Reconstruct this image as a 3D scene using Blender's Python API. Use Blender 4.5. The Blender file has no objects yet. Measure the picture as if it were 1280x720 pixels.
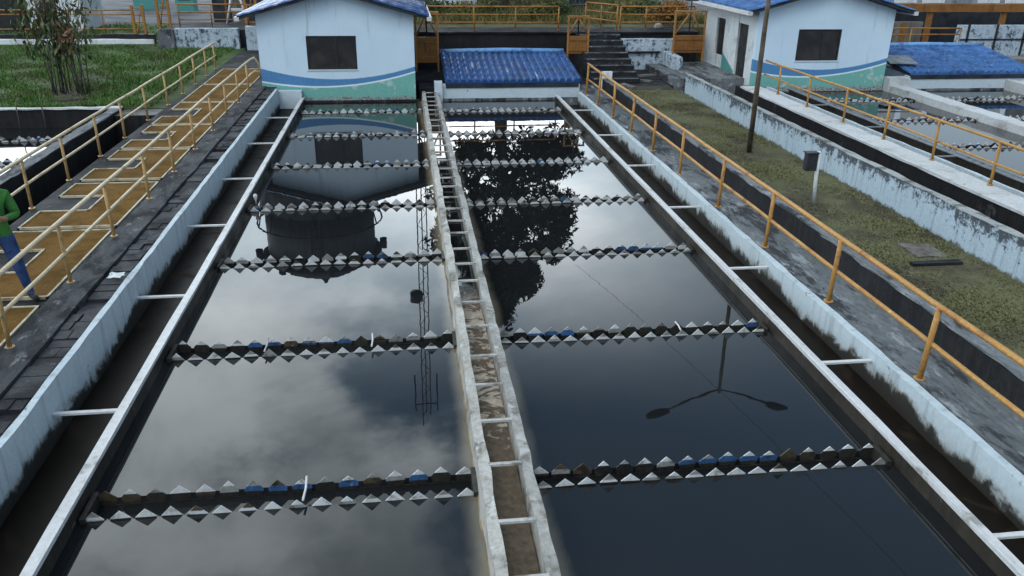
import bpy, bmesh, math, random
from math import radians, sin, cos, pi, sqrt
from mathutils import Vector, Matrix

scene = bpy.context.scene
C = scene.collection
# ------------------------------------------------------------------ camera
cam_d = bpy.data.cameras.new('camera')
cam = bpy.data.objects.new('camera', cam_d)
C.objects.link(cam)
Rr = [[0.9918585520121315, -0.12682644781926064, 0.011474534149421607],
      [-0.03986232656056163, -0.3947939660488044, -0.9179045262404117],
      [0.12094464734570533, 0.9099740526547949, -0.3966353687877811]]
m = Matrix(((Rr[0][0], -Rr[1][0], -Rr[2][0], 0), (Rr[0][1], -Rr[1][1], -Rr[2][1], 0),
            (Rr[0][2], -Rr[1][2], -Rr[2][2], 5.0), (0, 0, 0, 1)))
cam.matrix_world = m
cam_d.sensor_width = 36.0
cam_d.lens = 36.0 * 1023.63 / 1280.0
cam_d.clip_start = 0.05
cam_d.clip_end = 3000
scene.camera = cam
# ------------------------------------------------------------------ exposure
scene.view_settings.view_transform = 'Standard'
scene.view_settings.look = 'None'
scene.view_settings.exposure = 0.95
scene.view_settings.gamma = 1.0
scene.view_settings.use_curve_mapping = False
SUN_EL, SUN_AZ = 52.0, 205.0      # degrees; azimuth clockwise from +Y


# ------------------------------------------------------------------ node helper
class NT:
    def __init__(s, tree):
        s.t = tree; s.n = tree.nodes; s.l = tree.links
    def new(s, typ, **kw):
        n = s.n.new(typ)
        for k, v in kw.items():
            setattr(n, k, v)
        return n
    def put(s, sock, v):
        if isinstance(v, bpy.types.NodeSocket):
            s.l.new(v, sock)
        elif v is not None:
            if sock.type == 'RGBA' and not hasattr(v, '__len__'):
                v = (v, v, v, 1)
            elif sock.type == 'RGBA' and len(v) == 3:
                v = (*v, 1)
            sock.default_value = v
    def math(s, op, a, b=None, c=None, clamp=False):
        n = s.new('ShaderNodeMath', operation=op, use_clamp=clamp)
        for i, v in enumerate((a, b, c)):
            if v is not None:
                s.put(n.inputs[i], v)
        return n.outputs[0]
    def mix(s, f, a, b, blend='MIX'):
        n = s.new('ShaderNodeMix', data_type='RGBA', blend_type=blend)
        s.put(n.inputs[0], f); s.put(n.inputs[6], a); s.put(n.inputs[7], b)
        return n.outputs[2]
    def noise(s, vec, scale=1., detail=4., rough=.6, dist=0.):
        n = s.new('ShaderNodeTexNoise')
        s.put(n.inputs['Vector'], vec)
        n.inputs['Scale'].default_value = scale; n.inputs['Detail'].default_value = detail
        n.inputs['Roughness'].default_value = rough; n.inputs['Distortion'].default_value = dist
        return n.outputs['Fac']
    def ramp(s, v, lo, hi, a=0., b=1.):
        n = s.new('ShaderNodeMapRange', interpolation_type='SMOOTHSTEP')
        s.put(n.inputs['Value'], v)
        n.inputs['From Min'].default_value = lo; n.inputs['From Max'].default_value = hi
        n.inputs['To Min'].default_value = a; n.inputs['To Max'].default_value = b
        return n.outputs['Result']
    def mapping(s, vec, scale=(1, 1, 1), loc=(0, 0, 0)):
        n = s.new('ShaderNodeMapping')
        s.put(n.inputs['Vector'], vec)
        n.inputs['Scale'].default_value = scale; n.inputs['Location'].default_value = loc
        return n.outputs[0]


# ------------------------------------------------------------------ world: overcast sky over a Nishita sky
world = bpy.data.worlds.new('World'); scene.world = world
world.use_nodes = True
w = NT(world.node_tree); w.n.clear()
sky = w.new('ShaderNodeTexSky', sky_type='NISHITA')
sky.sun_disc = False
sky.sun_elevation = radians(SUN_EL); sky.sun_rotation = radians(SUN_AZ)
sky.air_density = 1.2; sky.dust_density = 2.0
tc = w.new('ShaderNodeTexCoord')
sep = w.new('ShaderNodeSeparateXYZ'); w.l.new(tc.outputs['Generated'], sep.inputs[0])
zc = w.math('MAXIMUM', sep.outputs[2], 0.0)
dv = w.math('ADD', zc, 0.22)
cmb = w.new('ShaderNodeCombineXYZ')
w.put(cmb.inputs[0], w.math('DIVIDE', sep.outputs[0], dv)); w.put(cmb.inputs[1], w.math('DIVIDE', sep.outputs[1], dv))
cpos = cmb.outputs[0]
c1 = w.noise(w.mapping(cpos, (1, 1, 1), (4.3, 1.7, 0)), 1.7, 8, .55, .2)
c2 = w.noise(w.mapping(cpos, (1, 1, 1), (9.1, 3.2, 2)), 4.4, 6, .55, .2)
cl = w.math('ADD', w.math('MULTIPLY', c1, .66), w.math('MULTIPLY', c2, .34))
# thicker, whiter cloud to the left of the view; thinner and bluer to the right
side = w.ramp(sep.outputs[0], -0.12, 0.30)
cl = w.math('SUBTRACT', cl, w.math('MULTIPLY', w.math('SUBTRACT', side, .16), .26))
front = w.ramp(sep.outputs[1], -.25, .55)
hor = w.ramp(zc, 0.30, 0.54)
billow = w.noise(w.mapping(cpos, (1, 1, 1), (2.2, 8.4, 5)), 2.3, 7, .56, .3)
cloudc = w.mix(w.ramp(billow, .34, .60), (7.0, 8.2, 8.9), (18.5, 20.4, 21.2))
grey = w.mix(w.ramp(cl, .41, .54), (1.65, 2.9, 4.3), cloudc)
skyc = w.mix(1.0, sky.outputs[0], (.42, .46, .54), 'MULTIPLY')
up = w.mix(w.ramp(cl, .36, .50, .55, 1.0), skyc, grey)
up = w.mix(w.ramp(zc, .62, .85), up, (3.2, 3.9, 4.7))
lowf = w.mix(w.ramp(c1, .35, .65), (13.0, 15.6, 17.4), (24.5, 26.2, 27.0))
lowf = w.mix(w.ramp(sep.outputs[0], .10, .46), lowf, (3.6, 4.6, 5.5))
low = w.mix(front, (3.7, 4.5, 5.3), lowf)
final = w.mix(hor, low, up)
bg = w.new('ShaderNodeBackground'); bg.inputs['Strength'].default_value = .10
w.l.new(final, bg.inputs['Color'])
wo = w.new('ShaderNodeOutputWorld'); w.l.new(bg.outputs[0], wo.inputs['Surface'])
# ------------------------------------------------------------------ sun (overcast, very soft)
sd = bpy.data.lights.new('sun', 'SUN'); sd.energy = 0.5; sd.angle = radians(25); sd.color = (1, .96, .9)
so = bpy.data.objects.new('sun', sd); C.objects.link(so)
so.rotation_euler = (radians(90 - SUN_EL), 0, radians(180 - SUN_AZ) + 0)
_d = Vector((sin(radians(SUN_AZ)) * cos(radians(SUN_EL)), cos(radians(SUN_AZ)) * cos(radians(SUN_EL)), sin(radians(SUN_EL))))
so.rotation_euler = _d.to_track_quat('Z', 'Y').to_euler()
so.location = (0, 0, 40)


# ------------------------------------------------------------------ materials
MATS = {}
def base_mat(name):
    mt = bpy.data.materials.new(name); mt.use_nodes = True
    t = NT(mt.node_tree); t.n.clear()
    out = t.new('ShaderNodeOutputMaterial'); p = t.new('ShaderNodeBsdfPrincipled')
    t.l.new(p.outputs[0], out.inputs['Surface'])
    pos = t.new('ShaderNodeNewGeometry').outputs['Position']
    MATS[name] = mt
    return mt, t, p, pos, out
def bump(t, p, h, strength=.4, dist=.02):
    b = t.new('ShaderNodeBump'); b.inputs['Strength'].default_value = strength; b.inputs['Distance'].default_value = dist
    t.put(b.inputs['Height'], h); t.l.new(b.outputs[0], p.inputs['Normal'])
def surf(name, base, dirt, lo=.5, hi=.65, scale=1.5, rough=.7, var=.25, fine=18., streak=0., spec=.22, bstr=.35, metal=0., dirt2=None, lo2=.58, hi2=.66, scale2=6., aniso=None):
    """base colour with tonal variation, stains from thresholded noise, optional vertical streaks and specks"""
    mt, t, p, pos, out = base_mat(name)
    pos0 = pos
    if aniso: pos = t.mapping(pos, aniso)
    n1 = t.noise(pos, scale, 6, .62, .3)
    nf = t.noise(pos, fine, 5, .65)
    ns = t.noise(t.mapping(pos, (3.5, 3.5, .35)), 2.2, 5, .6)
    mask = n1 if not streak else t.math('ADD', t.math('MULTIPLY', n1, 1 - streak), t.math('MULTIPLY', ns, streak))
    mask = t.math('ADD', mask, t.math('MULTIPLY', t.math('SUBTRACT', nf, .5), .35))
    f = t.ramp(mask, lo, hi)
    b0 = t.mix(t.ramp(nf, .3, .7), tuple(c * (1 - var) for c in base), tuple(min(1, c * (1 + var * .5)) for c in base))
    big = t.noise(pos, .35, 3, .5)
    b0 = t.mix(t.ramp(big, .35, .65, 0., var), b0, dirt)
    col = t.mix(f, b0, dirt)
    if dirt2:
        n2 = t.noise(t.mapping(pos, (1, 1, 1), (31, 7, 3)), scale2, 5, .7)
        col = t.mix(t.ramp(n2, lo2, hi2), col, dirt2)
    t.put(p.inputs['Base Color'], col)
    t.put(p.inputs['Roughness'], t.ramp(n1, .3, .7, max(.05, rough - .12), min(1, rough + .12)))
    p.inputs['Specular IOR Level'].default_value = spec
    p.inputs['Metallic'].default_value = metal
    bump(t, p, t.math('ADD', nf, t.math('MULTIPLY', n1, .6)), bstr)
    return mt

surf('white_paint', (.48, .56, .615), (.20, .22, .23), .60, .74, 1.3, .6, .08, 14, .4, dirt2=(.09, .10, .10), lo2=.66, hi2=.72)
surf('peeling_paint', (.46, .55, .63), (.05, .065, .085), .50, .60, 5.5, .75, .22, 26, .35, dirt2=(.25, .30, .34), lo2=.54, hi2=.62, scale2=9)
surf('peeling_top', (.30, .32, .32), (.10, .105, .10), .5, .62, 2.2, .85, .2, 20)
surf('dark_concrete', (.024, .026, .030), (.009, .010, .012), .45, .62, 1.2, .8, .4, 16, .3, dirt2=(.13, .135, .14), lo2=.60, hi2=.72, scale2=3.2)
surf('kerb_concrete', (.055, .058, .063), (.014, .015, .018), .46, .60, 2.2, .85, .4, 18, dirt2=(.15, .155, .16), lo2=.58, hi2=.70, scale2=5, aniso=(1.6, .7, 1))
surf('black_concrete', (.020, .020, .022), (.008, .008, .01), .45, .62, 1.0, .6, .4, 12, .5, dirt2=(.05, .052, .055), lo2=.63, hi2=.74, scale2=2)
surf('walk_concrete', (.16, .175, .185), (.035, .038, .042), .50, .60, 1.6, .85, .35, 12, dirt2=(.26, .28, .295), lo2=.54, hi2=.68, scale2=3.5, aniso=(1.6, .5, 1))
surf('pale_concrete', (.50, .52, .53), (.26, .26, .25), .54, .72, 1.4, .8, .2, 18, dirt2=(.10, .10, .09), lo2=.66, hi2=.72, scale2=8)
surf('channel_concrete', (.37, .365, .34), (.14, .13, .11), .48, .66, 2.4, .8, .25, 20, dirt2=(.42, .42, .41), lo2=.52, hi2=.66, scale2=5)
surf('wet_wall', (.045, .043, .037), (.02, .019, .016), .42, .6, 1.6, .5, .35, 12, .6, dirt2=(.12, .12, .11), lo2=.62, hi2=.75)
surf('silt_concrete', (.27, .21, .12), (.12, .09, .05), .42, .6, 2.0, .8, .3, 10)
surf('pit_floor', (.03, .028, .022), (.015, .014, .012), .4, .6, .6, .9)
surf('pavers', (.042, .045, .052), (.014, .015, .018), .45, .6, 2.3, .75, .45, 24, dirt2=(.10, .10, .11), lo2=.66, hi2=.74, scale2=7)
surf('ochre_cover', (.15, .080, .018), (.088, .048, .013), .45, .62, 1.8, .9, .3, 30, spec=.05, dirt2=(.05, .033, .016), lo2=.62, hi2=.72, scale2=4)
surf('cream_paint', (.58, .47, .31), (.32, .22, .10), .55, .70, 3., .5, .15, 20)
surf('frame_cream', (.46, .42, .31), (.25, .19, .10), .52, .66, 4., .6, .2, 20)
surf('orange_paint', (.40, .215, .060), (.22, .10, .035), .54, .68, 3., .45, .2, 20, dirt2=(.60, .40, .20), lo2=.62, hi2=.7, scale2=9)
surf('tan_paint', (.45, .29, .12), (.22, .14, .06), .54, .68, 3., .45, .2, 20)
surf('gate_orange', (.24, .105, .026), (.12, .055, .02), .48, .65, 2., .55, .25, 14, .5)
surf('bar_paint', (.40, .40, .39), (.16, .155, .14), .46, .62, 3.5, .6, .2, 20)
surf('gate_post', (.33, .16, .045), (.17, .08, .03), .52, .66, 3., .5, .25)
surf('white_metal', (.54, .55, .555), (.27, .27, .26), .56, .70, 2.0, .45, .12, 14, dirt2=(.16, .15, .13), lo2=.66, hi2=.74, scale2=7)
surf('dirty_plate_side', (.045, .038, .030), (.022, .02, .016), .4, .6, 1.6, .45, .4, 12, .6, dirt2=(.22, .21, .19), lo2=.62, hi2=.74)
surf('tile_blue', (.016, .068, .215), (.010, .03, .09), .5, .68, 1.2, .32, .3, 12, dirt2=(.05, .13, .30), lo2=.60, hi2=.72, scale2=5, bstr=.1, spec=.4)
surf('tile_blue_worn', (.045, .135, .34), (.02, .06, .16), .48, .64, 2.2, .55, .3, 20, dirt2=(.20, .30, .50), lo2=.58, hi2=.72, scale2=7, bstr=.15)
surf('ridge_blue', (.16, .34, .60), (.06, .13, .30), .5, .66, 2., .5, .2, 16)
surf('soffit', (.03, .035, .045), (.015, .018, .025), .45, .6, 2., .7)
surf('window_frame', (.03, .03, .032), (.02, .02, .02), .5, .6, 3., .5, .2)
surf('pole_brown', (.15, .115, .085), (.05, .038, .028), .45, .62, 3., .6, .3, 18, .5)
surf('dark_metal', (.03, .032, .036), (.018, .018, .02), .5, .65, 3., .5, .3)
surf('grey_metal', (.22, .24, .26), (.10, .11, .12), .5, .65, 3., .5, .25, 15, .4)
surf('mast_red', (.045, .032, .03), (.02, .018, .018), .5, .65, 3., .6)
surf('tank_steel', (.075, .085, .10), (.04, .045, .055), .48, .64, .5, .6, .25, 4, .6)
surf('bark', (.12, .10, .085), (.05, .042, .035), .45, .6, 3., .9, .3, 14, .6)
surf('dead_stem', (.11, .10, .085), (.045, .04, .032), .45, .6, 6., .9, .3, 14)
surf('soil', (.065, .055, .038), (.03, .026, .02), .42, .6, 1.5, .95, .35, 14, dirt2=(.10, .10, .05), lo2=.54, hi2=.66, scale2=3)
surf('lawn_soil', (.05, .09, .02), (.028, .04, .014), .42, .62, .8, .95, .3, 14)
surf('mossy_ground', (.11, .112, .055), (.055, .050, .030), .45, .64, .9, .95, .35, 16, dirt2=(.12, .115, .07), lo2=.55, hi2=.7, scale2=2.5)
surf('road', (.10, .105, .115), (.06, .062, .07), .45, .62, .6, .85, .2, 12)
surf('pale_wall', (.62, .66, .68), (.30, .33, .35), .52, .68, 1.5, .7, .15, 14, .4)
surf('brown_wall', (.17, .16, .14), (.07, .065, .06), .45, .62, 1.4, .8, .25, 14, .4)
surf('turquoise', (.08, .27, .25), (.05, .18, .18), .55, .7, 2., .6, .2)
surf('tarp_blue', (.06, .12, .24), (.03, .05, .10), .5, .66, 2., .6, .2)
surf('jeans', (.035, .075, .20), (.018, .035, .10), .5, .68, 9., .85, .25, 60)
surf('green_sweater', (.05, .19, .04), (.028, .10, .022), .5, .68, 8., .9, .25, 70)
surf('skin', (.28, .16, .10), (.20, .11, .07), .55, .7, 9., .55, .08, 40)
surf('hair', (.012, .010, .009), (.008, .007, .006), .5, .6, 20., .6)
surf('shoe', (.025, .022, .02), (.012, .012, .012), .5, .6, 20., .6)
surf('rock', (.30, .29, .27), (.14, .13, .12), .5, .65, 8., .9)


def peeling():
    mt, t, p, pos, out = base_mat('grimy_wall')
    s = t.new('ShaderNodeSeparateXYZ'); t.l.new(pos, s.inputs[0]); z = s.outputs[2]
    nf = t.noise(pos, 24, 5, .7); nm = t.noise(pos, 6.5, 6, .72, .4); nb = t.noise(pos, .5, 3, .5)
    ns = t.noise(t.mapping(pos, (5, 5, .5)), 2.2, 5, .65)
    col = t.mix(t.ramp(nf, .3, .7), (.29, .375, .445), (.37, .455, .525))
    col = t.mix(t.ramp(ns, .50, .68, 0, .8), col, (.22, .27, .31))
    up = t.math('MULTIPLY', t.math('SUBTRACT', z, .62), .55)
    m = t.math('ADD', t.math('ADD', t.math('MULTIPLY', nm, .80), t.math('MULTIPLY', ns, .20)), up)
    m = t.math('ADD', m, t.math('MULTIPLY', t.math('SUBTRACT', nb, .5), .35))
    m = t.math('ADD', m, t.math('MULTIPLY', t.math('SUBTRACT', nf, .5), .40))
    col = t.mix(t.ramp(m, .54, .66), col, (.045, .055, .07))
    col = t.mix(t.ramp(t.math('ADD', z, t.math('MULTIPLY', t.math('SUBTRACT', nm, .5), .3)), .37, .30), col, (.07, .075, .06))
    t.put(p.inputs['Base Color'], col); p.inputs['Roughness'].default_value = .8
    bump(t, p, t.math('ADD', nf, nm), .35)
peeling()
def tank_paint():
    """white wall paint with a ragged mouldy tidemark near the waterline and runs from above"""
    mt, t, p, pos, out = base_mat('tank_paint')
    s = t.new('ShaderNodeSeparateXYZ'); t.l.new(pos, s.inputs[0]); z = s.outputs[2]
    nf = t.noise(pos, 16, 5, .65); nb = t.noise(pos, .55, 3, .55); nm = t.noise(pos, 2.6, 6, .7, .5)
    ns = t.noise(t.mapping(pos, (3, 3, .3)), 2.4, 5, .6)
    col = t.mix(t.ramp(nf, .3, .7), (.375, .445, .485), (.43, .50, .54))
    col = t.mix(t.ramp(ns, .50, .72, 0, .8), col, (.25, .29, .31))
    col = t.mix(t.ramp(t.math('ADD', nm, t.math('MULTIPLY', nf, .25)), .76, .84), col, (.10, .105, .10))
    h = t.math('ADD', z, t.math('MULTIPLY', t.math('SUBTRACT', nb, .5), -.5))
    h = t.math('ADD', h, t.math('MULTIPLY', t.math('SUBTRACT', nm, .5), -.55))
    h = t.math('ADD', h, t.math('MULTIPLY', t.math('SUBTRACT', ns, .5), -.2))
    col = t.mix(t.ramp(h, .12, .0), col, (.20, .205, .19))
    col = t.mix(t.ramp(h, .055, -.03), col, (.022, .021, .018))
    t.put(p.inputs['Base Color'], col); p.inputs['Roughness'].default_value = .65
    bump(t, p, t.math('ADD', nf, nm), .3)
tank_paint()

def leaf_mat(name, a, b, c=None, scale=1.2):
    mt, t, p, pos, out = base_mat(name)
    n1 = t.noise(pos, scale, 3, .6); n2 = t.noise(pos, 9, 3, .7)
    col = t.mix(t.ramp(n2, .35, .65), a, b)
    if c: col = t.mix(t.ramp(n1, .5, .62), col, c)
    t.put(p.inputs['Base Color'], col); p.inputs['Roughness'].default_value = .6
    p.inputs['Specular IOR Level'].default_value = .3
    return mt
leaf_mat('leaf_dark', (.006, .010, .004), (.016, .024, .009))
leaf_mat('leaf_mid', (.028, .05, .016), (.055, .085, .026), (.09, .10, .03))
leaf_mat('leaf_olive', (.06, .075, .02), (.12, .12, .035), (.17, .13, .04), 1.6)
leaf_mat('leaf_croton', (.20, .09, .03), (.28, .15, .04), (.06, .06, .02), 2.)
leaf_mat('leaf_dead', (.12, .072, .036), (.22, .13, .07))
leaf_mat('leaf_straw', (.09, .085, .05), (.17, .15, .10), (.04, .05, .02), 3)
leaf_mat('grass_blades', (.045, .105, .016), (.085, .165, .032), (.075, .10, .028), .8)
leaf_mat('grass_dry', (.10, .105, .045), (.15, .15, .072), (.075, .068, .040), .9)


def make_water():
    """dark reflective tank water; painted brown along the channel imitates its wall seen through the water"""
    mt, t, p, pos, out = base_mat('tank_water')
    sp = t.new('ShaderNodeSeparateXYZ'); t.l.new(pos, sp.inputs[0])
    d = t.math('ABSOLUTE', t.math('SUBTRACT', sp.outputs[0], .825))
    n = t.noise(t.mapping(pos, (1, .45, 1)), 1.6, 4, .6, .6)
    d = t.math('ADD', d, t.math('MULTIPLY', t.math('SUBTRACT', n, .5), .22))
    wall_fade = t.ramp(d, .46, .24)  # submerged wall fading with depth, painted into the surface colour
    deep = t.mix(n, (.0065, .0075, .0085), (.010, .011, .012))
    t.put(p.inputs['Base Color'], t.mix(wall_fade, deep, (.16, .14, .105)))
    p.inputs['Roughness'].default_value = .006; p.inputs['IOR'].default_value = 1.42
    bp = t.new('ShaderNodeBump'); bp.inputs['Strength'].default_value = .07; bp.inputs['Distance'].default_value = .003
    t.put(bp.inputs['Height'], t.noise(pos, 4.5, 1, .4)); t.l.new(bp.outputs[0], p.inputs['Normal'])
make_water()

def dark_water(name, col, foam=None, flo=.5, fhi=.6, fscale=4., rough=.05):
    mt, t, p, pos, out = base_mat(name)
    c = col
    n = t.noise(pos, fscale, 6, .6, 1.2)
    if foam:
        sepn = t.new('ShaderNodeSeparateXYZ'); t.l.new(pos, sepn.inputs[0])
        c = t.mix(t.ramp(n, flo, fhi), col, foam)
        t.put(p.inputs['Roughness'], t.ramp(n, flo, fhi, rough, .7))
    else:
        p.inputs['Roughness'].default_value = rough
    t.put(p.inputs['Base Color'], c)
    p.inputs['IOR'].default_value = 1.333
    if foam: p.inputs['Specular IOR Level'].default_value = .12
    bump(t, p, n, .06, .01)
dark_water('gutter_water', (.008, .006, .004), (.020, .015, .010), .5, .7, 2., .38)
dark_water('trough_water', (.010, .011, .012), None, rough=.03)
dark_water('still_water', (.010, .010, .010), None, rough=.015)

def channel_water():
    mt, t, p, pos, out = base_mat('channel_water')
    s = t.new('ShaderNodeSeparateXYZ'); t.l.new(pos, s.inputs[0]); y = s.outputs[1]
    n = t.noise(pos, 2.6, 6, .6, 1.6); nf = t.noise(pos, 14, 4, .6, .5)
    brown = t.mix(t.ramp(nf, .35, .65), (.075, .056, .036), (.12, .092, .062))
    foamc = t.mix(t.ramp(nf, .3, .7), (.30, .25, .19), (.46, .41, .34))
    # scum lies on the near half: solid brown close by, foam streaks in the middle, open dark water further on
    th = t.ramp(y, 6.0, 8.6, .72, .47)
    f = t.ramp(t.math('SUBTRACT', n, th), -.03, .05)
    near = t.mix(f, brown, foamc)
    wob = t.math('ADD', y, t.math('MULTIPLY', t.math('SUBTRACT', n, .5), 2.2))
    g = t.ramp(wob, 10.6, 11.5)
    t.put(p.inputs['Base Color'], t.mix(g, near, (.010, .010, .010)))
    t.put(p.inputs['Roughness'], t.math('SUBTRACT', .75, t.math('MULTIPLY', g, .72)))
    p.inputs['IOR'].default_value = 1.333
    bump(t, p, t.math('MULTIPLY', t.math('ADD', nf, n), t.math('SUBTRACT', 1, g)), .25, .02)
channel_water()

surf('plate_pale', (.52, .54, .55), (.20, .20, .19), .54, .70, 5., .5, .15, 26, dirt2=(.07, .065, .055), lo2=.66, hi2=.74, scale2=14)
surf('plate_grey', (.24, .245, .24), (.08, .075, .065), .5, .66, 6., .5, .25, 26)
surf('plate_blue', (.04, .10, .23), (.02, .035, .07), .52, .66, 6., .3, .3, 26, dirt2=(.14, .24, .40), lo2=.62, hi2=.72, scale2=11)
surf('plate_dark', (.016, .017, .018), (.045, .04, .03), .55, .7, 5., .3, .4, 26)
surf('plate_brown', (.075, .058, .036), (.02, .018, .015), .48, .62, 6., .35, .35, 26, dirt2=(.22, .19, .15), lo2=.62, hi2=.7, scale2=12)

def mural():
    """house front: pale wall with a blue wave, a thin pale line and green below, worn at the foot"""
    mt, t, p, pos, out = base_mat('mural_wall')
    tcn = t.new('ShaderNodeTexCoord'); s = t.new('ShaderNodeSeparateXYZ'); t.l.new(tcn.outputs['Object'], s.inputs[0])
    x, z = s.outputs[0], s.outputs[2]
    nf = t.noise(pos, 16, 5, .65); nb = t.noise(pos, 1.1, 4, .6); ns = t.noise(t.mapping(pos, (3, 3, .3)), 2., 4, .6)
    zz = t.math('ADD', z, t.math('MULTIPLY', t.math('SUBTRACT', nf, .5), .02))
    def par(c, k, x0):
        d = t.math('SUBTRACT', x, x0)
        return t.math('ADD', c, t.math('MULTIPLY', k, t.math('MULTIPLY', d, d)))
    top = par(.72, .064, 2.35); mid = par(.46, .052, 1.85); line = t.math('ADD', mid, .05)
    st = lambda a, b: t.ramp(t.math('SUBTRACT', a, b), -.012, .012)
    wall = t.mix(t.ramp(ns, .56, .78), t.mix(t.ramp(nb, .35, .7), (.49, .62, .73), (.53, .66, .765)), (.36, .45, .53))
    blue = t.mix(t.ramp(nf, .3, .7), (.055, .18, .37), (.07, .215, .42))
    green = t.mix(t.ramp(nf, .3, .7), (.12, .34, .305), (.16, .395, .35))
    green = t.mix(t.ramp(t.noise(pos, 2.3, 5, .65), .58, .64), green, (.36, .46, .44))
    col = t.mix(st(top, zz), wall, blue)
    col = t.mix(st(line, zz), col, (.62, .72, .76))
    col = t.mix(st(mid, zz), col, green)
    # flaked paint along the foot of the wall
    fl = t.ramp(t.math('ADD', z, t.math('MULTIPLY', t.math('SUBTRACT', t.noise(pos, 5, 6, .72), .5), .5)), .19, .08)
    col = t.mix(fl, col, t.mix(t.ramp(nf, .4, .6), (.33, .34, .33), (.11, .115, .11)))
    t.put(p.inputs['Base Color'], col); p.inputs['Roughness'].default_value = .7
    bump(t, p, nf, .2, .01)
mural()
def glass():
    mt, t, p, pos, out = base_mat('dark_glass')
    t.put(p.inputs['Base Color'], t.mix(t.ramp(t.noise(pos, 2, 3), .35, .65), (.014, .014, .016), (.035, .032, .03)))
    p.inputs['Roughness'].default_value = .28; p.inputs['Specular IOR Level'].default_value = .35
glass()
M = MATS


# ------------------------------------------------------------------ mesh helper
class MB:
    def __init__(s):
        s.v = []; s.f = []; s.mi = []; s.sm = []; s.cur = 0
    def face(s, idx, smooth=False):
        s.f.append(idx); s.mi.append(s.cur); s.sm.append(smooth)
    def box(s, x0, x1, y0, y1, z0, z1):
        b = len(s.v)
        s.v += [(x0, y0, z0), (x1, y0, z0), (x1, y1, z0), (x0, y1, z0), (x0, y0, z1), (x1, y0, z1), (x1, y1, z1), (x0, y1, z1)]
        for q in ((0, 3, 2, 1), (4, 5, 6, 7), (0, 1, 5, 4), (1, 2, 6, 5), (2, 3, 7, 6), (3, 0, 4, 7)):
            s.face([b + i for i in q])
        return s
    def loft(s, rings, closed=True, caps=True, smooth=False):
        b = len(s.v); n = len(rings[0])
        for r in rings: s.v += [tuple(p) for p in r]
        for i in range(len(rings) - 1):
            for j in range(n if closed else n - 1):
                k = (j + 1) % n
                s.face([b + i * n + j, b + i * n + k, b + (i + 1) * n + k, b + (i + 1) * n + j], smooth)
        if caps and closed:
            s.face([b + j for j in range(n)][::-1]); s.face([b + (len(rings) - 1) * n + j for j in range(n)])
        return s
    def bar(s, prof, y0, y1, step=.5, jit=.008, seed=1, axis='y'):
        """sweep an (a, z) outline along y (or x) with small irregularities, like worn concrete"""
        r = random.Random(seed); n = max(2, int(abs(y1 - y0) / step)); rings = []
        for i in range(n + 1):
            y = y0 + (y1 - y0) * i / n
            ring = []
            for a, z in prof:
                da, dz = r.uniform(-jit, jit), r.uniform(-jit, jit)
                ring.append((a + da, y, z + dz) if axis == 'y' else (y, a + da, z + dz))
            rings.append(ring)
        return s.loft(rings)
    def tube(s, pts, r, n=8, r2=None, smooth=True):
        pts = [Vector(p) for p in pts]; rings = []; up = None
        for i, p in enumerate(pts):
            d = (pts[min(i + 1, len(pts) - 1)] - pts[max(i - 1, 0)]).normalized()
            if up is None:
                up = Vector((0, 0, 1)) if abs(d.z) < .9 else Vector((1, 0, 0))
            a = d.cross(up).normalized(); bb = d.cross(a).normalized()
            rr = r if r2 is None else r + (r2 - r) * i / max(1, len(pts) - 1)
            rings.append([p + a * rr * cos(2 * pi * k / n) + bb * rr * sin(2 * pi * k / n) for k in range(n)])
        return s.loft(rings, smooth=smooth)
    def lathe(s, cx, cy, prof, n=32, smooth=True):
        return s.loft([[(cx + r * cos(2 * pi * k / n), cy + r * sin(2 * pi * k / n), z) for k in range(n)] for r, z in prof], smooth=smooth)
    def build(s, name, mats, parent=None, origin=None, label=None):
        if not isinstance(mats, (list, tuple)): mats = [mats]
        if origin is None:
            origin = Vector((0, 0, 0)) if parent is None else Vector((0, 0, 0))
        base = world_loc(parent) + Vector(origin) if parent is not None else Vector(origin)
        me = bpy.data.meshes.new(name)
        me.from_pydata([(x - base.x, y - base.y, z - base.z) for x, y, z in s.v], [], s.f)
        for q in mats: me.materials.append(q)
        me.polygons.foreach_set('material_index', s.mi); me.polygons.foreach_set('use_smooth', s.sm)
        bm = bmesh.new(); bm.from_mesh(me); bmesh.ops.recalc_face_normals(bm, faces=bm.faces) if len(bm.faces) < 20000 else None
        bm.to_mesh(me); bm.free(); me.update()
        o = bpy.data.objects.new(name, me); C.objects.link(o)
        o.location = Vector(origin)
        if parent is not None: o.parent = parent
        if label: o['label'] = label
        return o

def world_loc(o):
    v = Vector((0, 0, 0))
    while o is not None:
        v += o.location; o = o.parent
    return v
def tag(o, label, cat, group=None):
    o['label'] = label; o['category'] = cat
    if group: o['group'] = group
    return o
def thing(name, loc, label, cat, group=None):
    o = bpy.data.objects.new(name, None); o.location = loc; o.empty_display_size = .2
    C.objects.link(o)
    return tag(o, label, cat, group)
def struct(o):
    o['kind'] = 'structure'; return o
def stuff(o):
    o['kind'] = 'stuff'; return o


# ------------------------------------------------------------------ ground, pits, walkways
g = MB()   # one sheet out to the horizon, with an opening where the plant is sunk into it
HX0, HX1, HY0, HY1 = -24., 40., -8., 40.
F = 1500
for a in ((-F, HX0, -F, F), (HX1, F, -F, F), (HX0, HX1, -F, HY0), (HX0, HX1, HY1, F)):
    b = len(g.v); g.v += [(a[0], a[2], .3), (a[1], a[2], .3), (a[1], a[3], .3), (a[0], a[3], .3)]; g.face([b, b + 1, b + 2, b + 3])
struct(g.build('ground', M['road']))
struct(MB().box(HX0, HX1, HY0, HY1, -3.2, -3.0).build('tank_floor', M['pit_floor']))
YB = -6.0

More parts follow.
